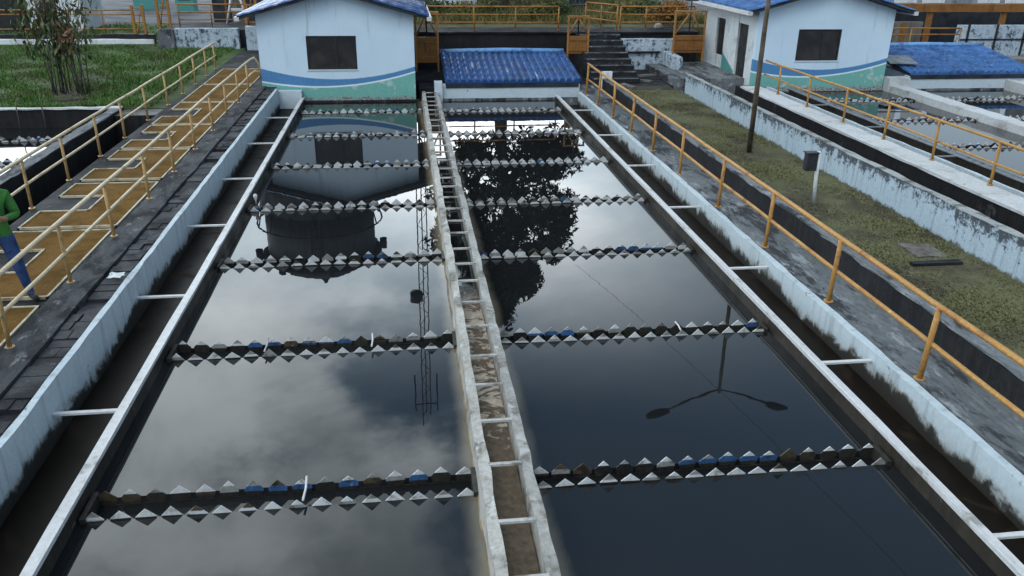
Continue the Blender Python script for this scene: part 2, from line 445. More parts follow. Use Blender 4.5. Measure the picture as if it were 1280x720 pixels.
lw = MB().box(-6.55, -4.74, YB, 35.9, -2.9, .49)
struct(lw.build('walkway', M['dark_concrete']))
kb = MB().bar([(-4.74, -2.9), (-4.30, -2.9), (-4.30, .53), (-4.74, .53)], YB, 29, .6, .012, 3)
struct(kb.build('kerb', M['kerb_concrete']))
pv = MB(); r = random.Random(4)
pv.box(-4.30, -3.98, YB, 29, -2.9, .44)
y = YB
while y < 28:
    L = r.uniform(.2, .27); wid = r.choice((1, 1, 2))
    if r.random() > .06:
        xs = [-4.29, -3.985] if wid == 1 else [-4.29, r.uniform(-4.17, -4.1), -3.985]
        for i in range(len(xs) - 1):
            d = r.uniform(-.012, .012); a = r.uniform(-.01, .01)
            pv.box(xs[i] + .007 + a, xs[i + 1] - .007 + a, y + .008, y + L - .008, .40, .495 + d)
    y += L
struct(pv.build('brick_paving', M['pavers']))

def tank_wall(name, x0, x1, ztop, zbot, label, yend, seed, cat='wall'):
    t = thing(name, (x0, YB, 0), label, cat)
    MB().bar([(x0, zbot), (x1, zbot), (x1, ztop), (x0, ztop)], YB, yend, .35, .008, seed).build('wall', M['tank_paint'], t)
    return t
lt = tank_wall('tank_wall', -3.98, -3.90, .5, -2.9, 'white painted wall along the left side of the big tank, damp and mouldy at its foot', 26.6, 11)
rt = tank_wall('tank_wall', 5.63, 5.74, .3, -2.9, 'white painted wall along the right side of the big tank, below the grey walkway', 26.6, 12)
rw = MB().bar([(5.74, -2.9), (6.5, -2.9), (6.5, .294), (5.74, .30)], YB, 28, .5, .008, 5)
struct(rw.build('walkway', M['walk_concrete']))
dp = thing('parapet_wall', (6.5, YB, 0), 'low black stained parapet wall between the right orange railing and the mossy grass strip', 'wall')
MB().bar([(6.5, -2.9), (6.8, -2.9), (6.8, .64), (6.5, .66)], YB, 26.9, .35, .014, 6).build('wall', M['black_concrete'], dp)
MB().bar([(6.49, .655), (6.77, .64), (6.77, .672), (6.49, .685)], YB, 26.9, .3, .012, 7).build('coping', M['walk_concrete'], dp)
MB().box(6.50, 6.82, 26.903, 27.05, .3, .88).build('end_pier', M['pale_wall'], dp)
ms = MB().box(6.8, 9.02, YB, 26.75, -2.9, .3)
struct(ms.build('verge', M['mossy_ground']))
pw = thing('peeling_wall', (9.02, YB, .3), 'long low wall of peeling white paint beside the mossy grass strip', 'wall')
MB().bar([(9.02, -2.9), (9.18, -2.9), (9.17, .91), (9.02, .92)], YB, 26.0, .4, .012, 8).build('wall', M['grimy_wall'], pw)
MB().bar([(9.01, .923), (9.18, .915), (9.18, .938), (9.01, .945)], YB, 26.0, .4, .01, 9).build('coping', M['peeling_top'], pw)
struct(MB().box(9.18, 11.1, YB, 27.6, -2.9, -.7).build('trench_floor', M['black_concrete']))
w2 = thing('retaining_wall', (11.1, YB, 0), 'black damp retaining wall of the trench under the pale walkway on the right', 'wall')
MB().bar([(11.1, -2.9), (11.3, -2.9), (11.3, .40), (11.1, .40)], YB, 26.9, .5, .006, 10).build('wall', M['black_concrete'], w2)
struct(MB().bar([(11.06, .405), (11.72, .405), (11.72, .46), (11.06, .46)], YB, 26.4, .5, .008, 14).build('walkway', M['pale_concrete']))
struct(MB().box(11.3, 11.70, YB, 26.9, -2.9, .40).box(11.70, 12.07, YB, 26.9, -2.9, .31).build('walkway_base', M['walk_concrete']))


# ------------------------------------------------------------------ a settling tank: channel, gutters, weirs, water
ROWS = [6.66, 9.76, 12.86, 15.80, 18.94, 22.08, 25.18]
HALF = .17
PITCH = .222
def notched_plate(x0, x1, y, seed, parent, inner, blue, z0=0., zb=-.36):
    """row of house shaped teeth on a thin plate; each tooth is stained in its own way below its pale tip"""
    r = random.Random(seed); mb = MB(); n = max(1, round((x1 - x0) / PITCH)); p = (x1 - x0) / n; th = .012
    rb = random.Random(seed + 7); wave = [rb.uniform(0, 6) for _ in range(4)]
    sag = lambda x: .010 * sin(x * 1.3 + wave[2]) + .006 * sin(x * 3.7 + wave[3])
    for i in range(n):
        c = x0 + (i + .5) * p + r.uniform(-.006, .006); hw = .094 + r.uniform(-.005, .004); ht = .092 + r.uniform(-.012, .006)
        tl = r.uniform(-.014, .014); zs = .004 + r.uniform(-.003, .003); zg = -.075; zm = zs + (ht - zs) * r.uniform(.30, .5)
        f = (zm - zs) / (ht - zs); hm = hw * (1 - f)
        bl = sin(c * 1.9 + wave[0]) + .6 * sin(c * 4.3 + wave[1]) + r.uniform(-.5, .5) > 1.15 - 2.2 * blue
        body = (1 if bl else r.choice((4, 0, 4, 2) if y > 11 else (2, 2, 3, 4))) if inner else r.choice((2, 2, 4))
        lowtri = body if inner and r.random() < .75 else (0 if r.random() < .8 else 4)
        tip = 0 if r.random() < .66 else (4 if r.random() < .7 else 3)
        zd = -.028 + r.uniform(-.012, .012)
        P = [[(c - hw * .82, zg), (c + hw * .82, zg), (c + hw, zd), (c - hw, zd)], [(c - hw, zd), (c + hw, zd), (c + hw, zs), (c - hw, zs)], [(c - hw, zs), (c + hw, zs), (c + hm, zm), (c - hm, zm)], [(c - hm, zm), (c + hm, zm), (c, ht)]]
        for poly, mi in zip(P, (2, body, lowtri, tip)):
            mb.cur = mi; k = len(poly); b = len(mb.v)
            for yy in (y - th / 2, y + th / 2):
                for x, z in poly: mb.v.append((x, yy + tl * max(0, z - zg) / .17, z + z0 + sag(x)))
            mb.face([b + q for q in range(k)]); mb.face([b + k + q for q in range(k)][::-1])
            for q in range(k): mb.face([b + q, b + (q + 1) % k, b + k + (q + 1) % k, b + k + q])
    mb.cur = 2
    mb.box(x0, x1, y - th / 2, y + th / 2, z0 + zb, z0 - .0752)
    return mb.build('notched_plate', [M['plate_pale'], M['plate_blue'], M['plate_dark'], M['plate_brown'], M['plate_grey']], parent)
def weir(x0, x1, y, z0, label, seed, group, braces=(), blue=0., HALF=HALF):
    t = thing('weir_trough', (x0, y, z0), label, 'weir trough', group)
    notched_plate(x0, x1, y - HALF, seed, t, False, 0, z0)
    notched_plate(x0, x1, y + HALF, seed + 50, t, True, blue, z0)
    MB().box(x0, x1, y - HALF + .008, y + HALF - .008, z0 - .36, z0 - .34).build('trough_floor', M['wet_wall'], t)
    MB().box(x0 + .002, x1 - .002, y - HALF + .009, y + HALF - .009, z0 - .339, z0 - .085).build('trough_water', M['trough_water'], t)
    for e in (x0, x1):
        s = 1 if e == x0 else -1
        MB().box(min(e, e + s * .05), max(e, e + s * .05), y - HALF - .035, y + HALF + .035, z0 - .30, z0 + .055).build('end_bracket', M['wet_wall'], t)
    for bx in braces:
        MB().tube([(bx, y - HALF - .012, z0 + .085), (bx + .01, y, z0 + .088), (bx, y + HALF + .012, z0 + .09)], .012, 6).build('brace', M['white_metal'], t)
    return t
ORD = ['nearest the camera', 'second from the camera', 'third from the camera', 'fourth from the camera', 'fifth from the camera', 'sixth from the camera', 'farthest from the camera']
WD = {('left', 0): ', stained blue in places, with one white brace', ('left', 1): ', two white braces and a blue painted stretch', ('left', 2): ', crossing the dark tank reflection',
      ('left', 3): ', below the house reflection', ('left', 4): ', beside the reflected window', ('left', 5): ', under the reflected blue wave', ('left', 6): ', at the foot of the painted house',
      ('right', 0): ', its row of blue stained plates', ('right', 1): ', brown and white with one brace', ('right', 2): ', with part of the tree reflected below it', ('right', 3): ', in the dark of the tree reflection',
      ('right', 4): ', across the tree reflection', ('right', 5): ', by the bright sky patch', ('right', 6): ', under the white end wall'}
LH = [.17, .17, .15, .14, .14, .14, .14]; RH = [.125, .115, .12, .12, .12, .12, .12]
XL0, XL1, XR0, XR1 = -3.12, .52, 1.13, 4.86
for i, yy in enumerate(ROWS):
    lab = 'left basin weir trough, ' + ORD[i] + WD['left', i]
    weir(XL0 + .02, XL1 + .04, yy, 0, lab, 100 + i, 'weir troughs across the big tank', {0: [-1.1], 1: [-.55, -1.9]}.get(i, []), {0: .3, 1: .45, 2: .12}.get(i, 0), LH[i])
    lab = 'right basin weir trough, ' + ORD[i] + WD['right', i]
    weir(XR0 - .04, XR1 - .02, yy - .02, 0, lab, 200 + i, 'weir troughs across the big tank', {1: [3.6]}.get(i, []), {0: .5, 1: .2, 2: .15}.get(i, 0), RH[i])
# open water between the troughs, as closed bodies reaching the dark bottom
wt = MB()
for x0, x1, off, hh in ((-3.16, .6, 0, LH), (1.05, 4.92, -.02, RH)):
    ed = [YB + .3] + [e for k, yy in enumerate(ROWS) for e in (yy + off - hh[k], yy + off + hh[k])] + [26.88]
    for i in range(0, len(ed), 2): wt.box(x0, x1, ed[i], ed[i + 1], -2.6, 0)
struct(wt.build('water', M['tank_water']))

def channel(dx, z0, label, bars=True):
    t = thing('inlet_channel', (.82 + dx, YB, z0), label, 'channel')
    for s, seed in ((-1, 31), (1, 32)):
        xo, xi = .825 + s * .262 + dx, .825 + s * .155 + dx
        prof = [(xi, -2.5), (xo + s * .75, -2.5), (xo + s * .22, -.55), (xo + s * .012, .03), (xo, .30), (xi, .325)]
        prof = [(a, z + z0) for a, z in prof]
        cu = MB().bar(prof, YB, 26.9, .3, .012, seed)
        # the flared foot under water carries brown silt
        for i, f in enumerate(cu.f):
            zs = [cu.v[k][2] - z0 for k in f]
            cu.mi[i] = 1 if (min(zs) < -.3 and max(zs) < .1) else 0
        cu.build('channel_wall', [M['channel_concrete'], M['silt_concrete']], t)
    MB().box(.675 + dx, .975 + dx, YB, 27.6, z0 - .4, z0 + .06).build('channel_water', M['channel_water'], t)
    r = random.Random(77); y = 3.3
    ys = [4.25, 4.98, 5.67, 6.51, 7.28, 8.03, 8.72, 9.54, 10.30]
    while ys[-1] < 26: ys.append(ys[-1] + r.uniform(.62, .8))
    for y in ys:
        MB().box(.66 + dx, .99 + dx, y - .02, y + .02, z0 + .31, z0 + .335).build('cross_bar', M['bar_paint'], t)
    return t
channel(0, 0, 'narrow concrete channel with white cross bars and brown scum, splitting the big tank')

def gutter(xa, side, ys, z0, label, group='collecting gutters', y1=26.6, white=None):
    white = white or M['white_metal']
    """steel weir plate with a white flange on top; struts tie it to the wall"""
    t = thing('collecting_gutter', (xa, YB, z0), label, 'gutter', group)
    px = xa - side * .06                                   # plate plane (towards the basin)
    MB().bar([(px - .02, z0 - .7), (px + .02, z0 - .7), (px + .02, z0 + .17), (px - .02, z0 + .17)], YB, y1, .8, .004, 41).build('gutter_plate', M['dirty_plate_side'], t)
    x0, x1 = sorted((xa - side * .085, xa + side * .03))
    MB().bar([(x0, z0 + .172), (x1, z0 + .172), (x1, z0 + .20), (x0, z0 + .20)], YB, y1, .8, .004, 42).build('flange', white, t)
    li = xa - side * .085
    MB().bar([(li - .012, z0 + .201), (li + .012, z0 + .201), (li + .012, z0 + .235), (li - .012, z0 + .235)], YB, y1, .8, .003, 43).build('lip', white, t)
    xe = -3.9 if side < 0 else 5.63
    if z0: xe += 16.05
    for y in ys:
        a, b = sorted((xa + side * .031, xe - side * .0))
        MB().box(a, b, y - .028, y + .028, z0 + .165, z0 + .19).build('strut', white, t)
    return t
gutter(-3.21, -1, [2.0, 5.0, 8.15, 11.26, 14.38, 17.43, 20.63, 23.73], 0, 'white topped steel gutter along the left wall of the big tank')
gutter(4.955, 1, [2.0, 5.16, 8.36, 11.49, 14.66, 17.78, 20.87, 24.18], 0, 'white topped steel gutter along the right wall of the big tank')
gw = MB().box(-3.9, -3.17, YB, 26.6, -.5, -.13).box(4.92, 5.63, YB, 26.6, -.5, -.13)
struct(gw.build('gutter_water', M['gutter_water']))
# end walls
ew = thing('end_wall', (1.05, 26.9, 0), 'white end wall of the right basin under the small blue roof', 'wall')
MB().bar([(26.9, .07), (27.12, .07), (27.12, .52), (26.9, .50)], .99, 5.74, .3, .008, 51, 'x').build('wall', M['white_paint'], ew)
MB().bar([(26.86, -2.9), (27.12, -2.9), (27.12, .066), (26.88, .066)], 1.0, 5.74, .3, .006, 52, 'x').build('ledge', M['walk_concrete'], ew)
MB().bar([(26.75, -.3), (27.1, -.3), (27.1, .62), (26.75, .60)], .97, 1.22, .15, .008, 53, 'x').build('pier', M['white_paint'], ew)
el = thing('end_wall', (-3.9, 26.9, 0), 'short white wall stub between the left tank wall and the painted house', 'wall')
MB().bar([(26.62, -2.9), (26.85, -2.9), (26.85, .42), (26.62, .40)], -4.74, -3.2, .3, .008, 54, 'x').build('wall', M['white_paint'], el)
struct(MB().box(-4.5, .5, 26.84, 27.0, -2.9, .06).build('house_plinth', M['dark_concrete']))


# ------------------------------------------------------------------ railings
def railing(label, path, posts, zb, h, mats, group, rr=.026, mids=(.5,), tail=None, name='railing', lean=0.):
    t = thing(name, (*path[0][:2], zb), label, 'railing', group)
    r = random.Random(hash(label) % 999 if False else len(label) * 7)
    def rail(z, k):
        pts = []
        for i in range(len(path) - 1):
            a, b = Vector(path[i]), Vector(path[i + 1]); n = max(2, int((b - a).length / 1.2))
            for j in range(n): pts.append(a.lerp(b, j / n))
        pts.append(Vector(path[-1]))
        pts = [(p[0] + r.uniform(-.006, .006) + lean * z / h, p[1], zb + z + r.uniform(-.008, .008)) for p in pts]
        if tail: pts += [(a + lean * z / h, b, zb + c * z) for a, b, c in tail]
        MB().tube(pts, rr * k, 8).build('rail', mats[0], t)
    rail(h, 1.15)
    for f in mids: rail(h * f, .95)
    for (x, y) in posts:
        l = r.uniform(-.02, .02)
        l = l; mb = MB().tube([(x, y, zb - .02), (x + l * .5 + lean * .5, y, zb + h * .5), (x + l + lean, y, zb + h)], rr * 1.08, 8)
        mb.tube([(x, y, zb), (x, y, zb + .02)], rr * 2.2, 8)
        mb.build('post', mats[1], t)
    return t
CR, TN, OR = M['cream_paint'], M['tan_paint'], M['orange_paint']
ny = [.9, 3.0, 5.0, 7.05, 9.12, 11.07, 12.96, 14.98, 16.8, 18.7, 20.6, 22.4, 24.2, 25.9]
railing('cream pipe railing on the right side of the ochre walkway, beside the dark paving', [(-4.66, -2, 0), (-4.66, 26.6, 0)], [(-4.66, y) for y in ny], .52, .86, (CR, TN), 'pipe railings',
        tail=[(-4.66, 27.4, .95), (-4.66, 28.1, .6), (-4.66, 28.3, .1)])
fy = [2., 4.2, 6.3, 8.4, 10.5, 12.6, 14.66, 16.45, 18.34, 20.09, 22.08, 24.13, 25.89, 27.6, 29.3, 30.8]
railing('cream pipe railing on the lawn side of the ochre walkway', [(-6.5, -2, 0), (-6.58, 31.0, 0)], [(-6.5 - .003 * y, y) for y in fy], .49, .88, (CR, TN), 'pipe railings')
ry = [.9, 3.1, 5.4, 7.67, 9.88, 12.08, 14.26, 16.59, 18.66, 20.65, 22.6, 24.5, 26.2]
railing('orange pipe railing on the grey walkway beside the right tank wall', [(5.85, -2, 0), (5.85, 26.4, 0)], [(5.82, y) for y in ry], .29, .92, (OR, OR), 'pipe railings', .031, lean=.03)
py = [4., 6.2, 8.4, 10.55, 12.6, 14.65, 16.63, 18.64, 20.65, 22.8, 24.8]
railing('orange pipe railing on the pale walkway beside the far right tank', [(11.66, -2, 0), (11.66, 26, 0)], [(11.66, y) for y in py], .46, .88, (OR, OR), 'pipe railings', .028)


# ------------------------------------------------------------------ hatch covers on the left walkway
def cover(y0, y1, label, notch=True, x0=-6.3, x1=-4.8):
    t = thing('hatch_cover', (x1, y0, .495), label, 'hatch cover', 'ochre hatch covers on the walkway')
    z0, z1 = .492, .515
    nx, na, nb = -5.52, y0 + (y1 - y0) * .34, y0 + (y1 - y0) * .68
    mb = MB(); rects = [(x0, x1, y0, y1)]
    if notch:
        rects = [(nx, x1, y0, y1), (x0, nx, y0, na), (x0, nx, nb, y1)]
        outline = [(x1, y0), (x1, y1), (x0, y1), (x0, nb), (nx, nb), (nx, na), (x0, na), (x0, y0)]
    else:
        outline = [(x1, y0), (x1, y1), (x0, y1), (x0, y0)]
    for a in rects: mb.box(a[0], a[1], a[2], a[3], z0, z1)
    mb.build('panel', M['ochre_cover'], t)
    fb = MB(); w_ = .015
    for i in range(len(outline)):
        (ax, ay), (bx, by) = outline[i], outline[(i + 1) % len(outline)]
        fb.box(min(ax, bx) - w_, max(ax, bx) + w_, min(ay, by) - w_, max(ay, by) + w_, z0, z1 + .012 + .0012 * i)
    fb.build('frame', M['frame_cream'], t)
    return t
cover(7.6, 10.3, 'ochre hatch cover nearest the camera, in front of the man in green')
cover(10.6, 13.32, 'ochre hatch cover the man in green stands on, with a dark notch')
cover(13.5, 16.1, 'notched ochre hatch cover just behind the man in green')
cover(16.35, 18.75, 'ochre hatch cover in the middle of the walkway, fourth from the camera')
cover(18.9, 21.3, 'ochre hatch cover with notch, fifth from the camera along the walkway')
cover(21.42, 24.3, 'ochre hatch cover, sixth from the camera along the walkway')
cover(24.42, 27.3, 'ochre hatch cover with no notch, near the far end of the walkway', False)
cover(27.42, 30.6, 'last ochre hatch cover at the far end of the walkway', False)


# ------------------------------------------------------------------ tiled roofs and houses
def tiles(mb, O, U, lu, V, lv, pitch=.225, amp=.055, course=.42, seed=0, trap=0.):
    """barrel tiles: ridges run down V, repeat along U; trap narrows the top end"""
    O, U, V = Vector(O), Vector(U).normalized(), Vector(V).normalized(); N = U.cross(V).normalized()
    if N.z < 0: N = -N
    r = random.Random(seed); nt = max(1, round(lu / pitch)); k = 8; nu = nt * k; nc = max(1, round(lv / course))
    rows = []
    for c in range(nc):
        rows += [(c / nc + .0005, 0), ((c + .5) / nc, .006), ((c + .985) / nc, .013)]
    off = [[r.uniform(-.008, .008) for _ in range(nc)] for _ in range(nt + 1)]
    b = len(mb.v)
    for ri, (v, hz) in enumerate(rows):
        for i in range(nu + 1):
            u = i / nu; h = amp * abs(sin(pi * i / k)) ** .75
            ti = min(nt, i // k); h += off[ti][ri // 3]
            uu = (u - .5) * (1 - trap * (1 - v)) + .5
            mb.v.append(tuple(O + U * (lu * uu) + V * (lv * v) + N * (h + hz)))
    w_ = nu + 1
    for ri in range(len(rows) - 1):
        for i in range(nu):
            mb.face([b + ri * w_ + i, b + ri * w_ + i + 1, b + (ri + 1) * w_ + i + 1, b + (ri + 1) * w_ + i], True)
    # eave ends
    e = len(mb.v); last = b + (len(rows) - 1) * w_
    for i in range(nu + 1):
        mb.v.append(tuple(O + U * (lu * i / nu) + V * lv - N * .03))
    for i in range(nu):
        mb.face([last + i, last + i + 1, e + i + 1, e + i])

def house(x0, y0, z0, label, group, tile, left_details=False):
    W, D, EH, RH, OV = 4.78, 5.0, 2.66, 3.32, .42
    t = thing('plant_house', (x0, y0, z0), label, 'house', group)
    wx0, wx1, wz0, wz1 = 1.45, 2.98, 1.02, 2.04          # window opening in the front
    fm = MB(); th = .16
    # front wall around the window opening
    def fr(a, b, c, d): fm.box(x0 + a, x0 + b, y0, y0 + th, z0 + c, z0 + d)
    fr(0, wx0, 0, EH); fr(wx1, W, 0, EH); fr(wx0, wx1, 0, wz0); fr(wx0, wx1, wz1, EH)
    b = len(fm.v); P = [(0, EH), (W, EH), (W / 2, RH)]
    for yy in (y0, y0 + th):
        for a, c in P: fm.v.append((x0 + a, yy, z0 + c))
    fm.face([b, b + 1, b + 2]); fm.face([b + 3, b + 5, b + 4]); fm.face([b + 1, b + 4, b + 5, b + 2]); fm.face([b, b + 2, b + 5, b + 3])
    fm.build('front_wall', M['mural_wall'], t)
    sw = MB()
    sw.box(x0 + W - th, x0 + W, y0 + th + .002, y0 + D, z0, z0 + EH); sw.box(x0 + th, x0 + W - th, y0 + D - th, y0 + D, z0, z0 + EH)
    if left_details:
        # side wall with a narrow window and a doorway
        ys = [y0 + th + .002, y0 + .75, y0 + 1.65, y0 + 2.9, y0 + 3.7, y0 + D]
        sw.box(x0, x0 + th, ys[0], ys[1], z0, z0 + EH); sw.box(x0, x0 + th, ys[1], ys[2], z0 + 2.1, z0 + EH)
        sw.box(x0, x0 + th, ys[2], ys[3], z0, z0 + EH); sw.box(x0, x0 + th, ys[3], ys[4], z0, z0 + .8)
        sw.box(x0, x0 + th, ys[3], ys[4], z0 + 2.1, z0 + EH); sw.box(x0, x0 + th, ys[4], ys[5], z0, z0 + EH)
        sw.build('side_wall', M['pale_wall'], t)
        dr = MB().box(x0 + .08, x0 + .13, ys[1], ys[2], z0 + .05, z0 + 2.1).build('door', M['window_frame'], t)
        MB().box(x0 + .05, x0 + .079, ys[1] + .1, ys[1] + .16, z0 + 1.0, z0 + 1.12).build('handle', M['grey_metal'], dr)
        wn = MB().box(x0 + .07, x0 + .1, ys[3], ys[4], z0 + .8, z0 + 2.1).build('window', M['window_frame'], t)
        MB().box(x0 + .055, x0 + .068, ys[3] + .06, ys[4] - .06, z0 + .86, z0 + 2.04).build('pane', M['dark_glass'], wn)
        # painted green and blue wedge on the side wall by the window
        gm = MB(); b = len(gm.v)
        gm.v += [(x0 - .004, ys[2] + .05, z0 + .25), (x0 - .004, ys[3], z0 + .25), (x0 - .004, ys[3], z0 + .95), (x0 - .004, ys[2] + .05, z0 + .45)]; gm.face([b, b + 1, b + 2, b + 3])
        gm.build('painted_patch', M['turquoise'], t)
    else:
        sw.box(x0, x0 + th, y0 + th + .002, y0 + D, z0, z0 + EH)
        sw.build('side_wall', M['pale_wall'], t)
    # window: frame, mullion, two panes
    wf = MB()
    X0, X1, Z0, Z1 = x0 + wx0, x0 + wx1, z0 + wz0, z0 + wz1
    for a in ((X0, X1, Z0, Z0 + .05), (X0, X1, Z1 - .05, Z1), (X0, X0 + .05, Z0 + .05, Z1 - .05), (X1 - .05, X1, Z0 + .05, Z1 - .05), (X0 + .88, X0 + .93, Z0 + .05, Z1 - .05)):
        wf.box(a[0], a[1], y0 + .03, y0 + .09, a[2], a[3])
    wo_ = wf.build('window', M['window_frame'], t)
    MB().box(X0 + .05, X0 + .88, y0 + .052, y0 + .062, Z0 + .05, Z1 - .05).build('pane', M['dark_glass'], wo_)
    MB().box(X0 + .93, X1 - .05, y0 + .066, y0 + .076, Z0 + .05, Z1 - .05).build('pane', M['dark_glass'], wo_)
    MB().box(X0 - .03, X1 + .03, y0 - .025, y0 + .03, Z0 - .035, Z0 - .002).build('sill', M['white_paint'], wo_)
    # roof: two tiled slopes over dark decks
    s = (RH - EH) / (W / 2); cx = x0 + W / 2; fy = y0 - .38; ly = D + .7
    dk = MB()
    zr = z0 + RH + .10
    for sd in (-1, 1):
        xe = cx + sd * (W / 2 + OV); ze = zr - s * (W / 2 + OV)
        b = len(dk.v)
        for yy in (fy, fy + ly):
            dk.v += [(cx, yy, zr - .09), (xe, yy, ze - .09), (xe, yy, ze), (cx, yy, zr)]
        for q in ((0, 1, 2, 3), (7, 6, 5, 4), (0, 4, 5, 1), (1, 5, 6, 2), (2, 6, 7, 3)): dk.face([b + i for i in q])
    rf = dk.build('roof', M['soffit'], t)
    tl = MB()
    for sd in (-1, 1):
        V = Vector((sd, 0, -s)).normalized(); L = sqrt(1 + s * s) * (W / 2 + OV) + .06
        tiles(tl, (cx, fy - .03, zr + .012), (0, 1, 0), ly + .03, V, L, seed=int(x0 * 10) + sd)
    tl.build('roof_tiles', tile, rf)
    MB().tube([(cx, fy - .05, zr + .05), (cx, fy + ly, zr + .05)], .09, 8).build('ridge_cap', tile, rf)
    for sd in (-1, 1):
        xe = cx + sd * (W / 2 + OV + .06); ze = zr - s * (W / 2 + OV)
        MB().bar([(xe - .07, ze - .13), (xe + .07, ze - .13), (xe + .07, ze - .01), (xe - .07, ze - .01)], fy - .04, fy + ly, 1., .004, 3).build('gutter', M['white_metal'], rf)
    return t
house(-4.41, 26.9, 0, 'white plant house with blue and green wave mural, standing in front of the left basin', 'painted plant houses', M['tile_blue'])
house(11.68, 27.0, .16, 'white plant house with wave mural and side door, behind the lamp post', 'painted plant houses', M['tile_blue_worn'], True)

def tank_roof(x0, x1, y0, z0, label, tile):
    t = thing('tank_roof', (x0, y0, z0), label, 'roof', 'small blue tiled roofs')
    zr, ze, yr = z0 + 1.09, z0 + .58, y0 + 3.05
    V = Vector((0, y0 - .12 - yr, ze - zr)); L = V.length
    tl = MB(); tiles(tl, (x0, yr, zr), (1, 0, 0), x1 - x0, V, L, .228, .085, .52, 5)
    tl.build('roof_tiles', tile, t)
    dk = MB(); b = len(dk.v)
    for x in (x0 + .01, x1 - .01):
        dk.v += [(x, y0 - .08, ze - .11), (x, yr, zr - .11), (x, yr, zr - .01), (x, y0 - .08, ze - .02)]
    for q in ((0, 1, 2, 3), (7, 6, 5, 4), (0, 4, 5, 1), (1, 5, 6, 2), (2, 6, 7, 3), (3, 7, 4, 0)): dk.face([b + i for i in q])
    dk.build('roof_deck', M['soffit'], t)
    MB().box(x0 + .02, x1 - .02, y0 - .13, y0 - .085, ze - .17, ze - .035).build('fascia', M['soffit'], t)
    MB().tube([(x0 - .02, yr, zr + .06), ((x0 + x1) / 2, yr, zr + .1), (x1 + .03, yr, zr + .06)], .085, 8).build('ridge_cap', M['ridge_blue'], t)
    vm = MB().tube([(x1 - .02, yr, zr + .05), (x1 + .02, y0 - .1, ze + .05)], .07, 8); vm.build('verge_tiles', tile, t)
    MB().box(x0 + .12, x1 - .12, y0 + .2, yr, z0 + .1, z0 + .55).build('wall', M['white_paint'], t)
    return t
tank_roof(1.32, 5.72, 27.0, 0, 'small dark blue tiled roof over the end of the right basin', M['tile_blue'])
tank_roof(17.35, 22.0, 27.0, .14, 'small faded blue tiled roof beyond the far right tank', M['tile_blue_worn'])


# ------------------------------------------------------------------ the neighbouring tank on the right
DX, DZ = 16.05, .15
w3 = tank_wall('tank_wall', 12.07, 12.15, .40, -2.9, 'pale wall of the far right tank, under the pale walkway', 26.6, 61)
gutter(-3.21 + DX, -1, [8.15, 11.26, 14.38, 17.43, 20.63, 23.73], DZ, 'steel gutter with struts beside the pale walkway, in the far right tank', white=M['grey_metal'])
gw = MB().box(12.15, 12.88, YB, 26.6, -.5, .0)
struct(gw.build('gutter_water', M['gutter_water']))
dv_ = thing('dividing_wall', (16.88, YB, 0), 'broad pale concrete dividing wall running down the far right tank', 'wall')
MB().bar([(16.5, -2.9), (17.2, -2.9), (17.15, .36), (16.55, .37)], YB, 26.9, .35, .014, 63).build('wall', M['pale_concrete'], dv_)
OR3 = {3: 'fourth from the house end', 4: 'third from the house end', 5: 'second from the house end', 6: 'first, at the foot of the right house'}
OR4 = {3: 'fourth from the faded blue roof', 4: 'third from the faded blue roof', 5: 'second from the faded blue roof', 6: 'first, below the faded blue roof'}
wt = MB()
for i in (3, 4, 5, 6):
    weir(XL0 + DX + .02, 16.47, ROWS[i], DZ, 'far right tank, left basin weir trough, ' + OR3[i], 300 + i, 'weir troughs of the far right tank')
    weir(17.28, 21.0, ROWS[i], DZ, 'far right tank, right basin weir trough, ' + OR4[i], 320 + i, 'weir troughs of the far right tank')
for x0, x1 in ((12.89, 16.6), (17.2, 21.0)):
    ed = [YB + .3] + [e for yy in ROWS[3:] for e in (yy - HALF, yy + HALF)] + [26.9]
    for i in range(0, len(ed), 2): wt.box(x0, x1, ed[i], ed[i + 1], -2.6, DZ)
struct(wt.build('water', M['tank_water']))
e3 = thing('end_wall', (17.3, 26.9, 0), 'white end wall under the faded blue roof of the far right tank', 'wall')
MB().bar([(26.9, .22), (27.15, .22), (27.15, .66), (26.9, .65)], 17.3, 22.2, .4, .008, 66, 'x').build('wall', M['white_paint'], e3)
MB().bar([(26.88, -2.9), (27.15, -2.9), (27.15, .215), (26.88, .215)], 17.3, 22.2, .4, .006, 67, 'x').build('ledge', M['walk_concrete'], e3)
MB().box(16.5, 17.28, 26.7, 27.1, -.2, .62).build('pier', M['pale_concrete'], e3)
sw3 = thing('side_wall', (21.0, YB, 0), 'pale concrete side wall closing the far right tank at the edge of the view', 'wall')
MB().bar([(21.0, -2.9), (22.2, -2.9), (22.2, .5), (21.0, .5)], YB, 26.88, .5, .01, 68).build('wall', M['pale_concrete'], sw3)
struct(MB().box(22.2, HX1, YB, HY1, -2.9, .3).build('ground_right', M['road']))
struct(MB().box(12.15, 22.2, 32.2, HY1, -2.9, .3).build('yard', M['dark_concrete']))
struct(MB().box(11.68, 22.2, 26.9, 32.2, -2.9, .155).build('yard', M['dark_concrete']))


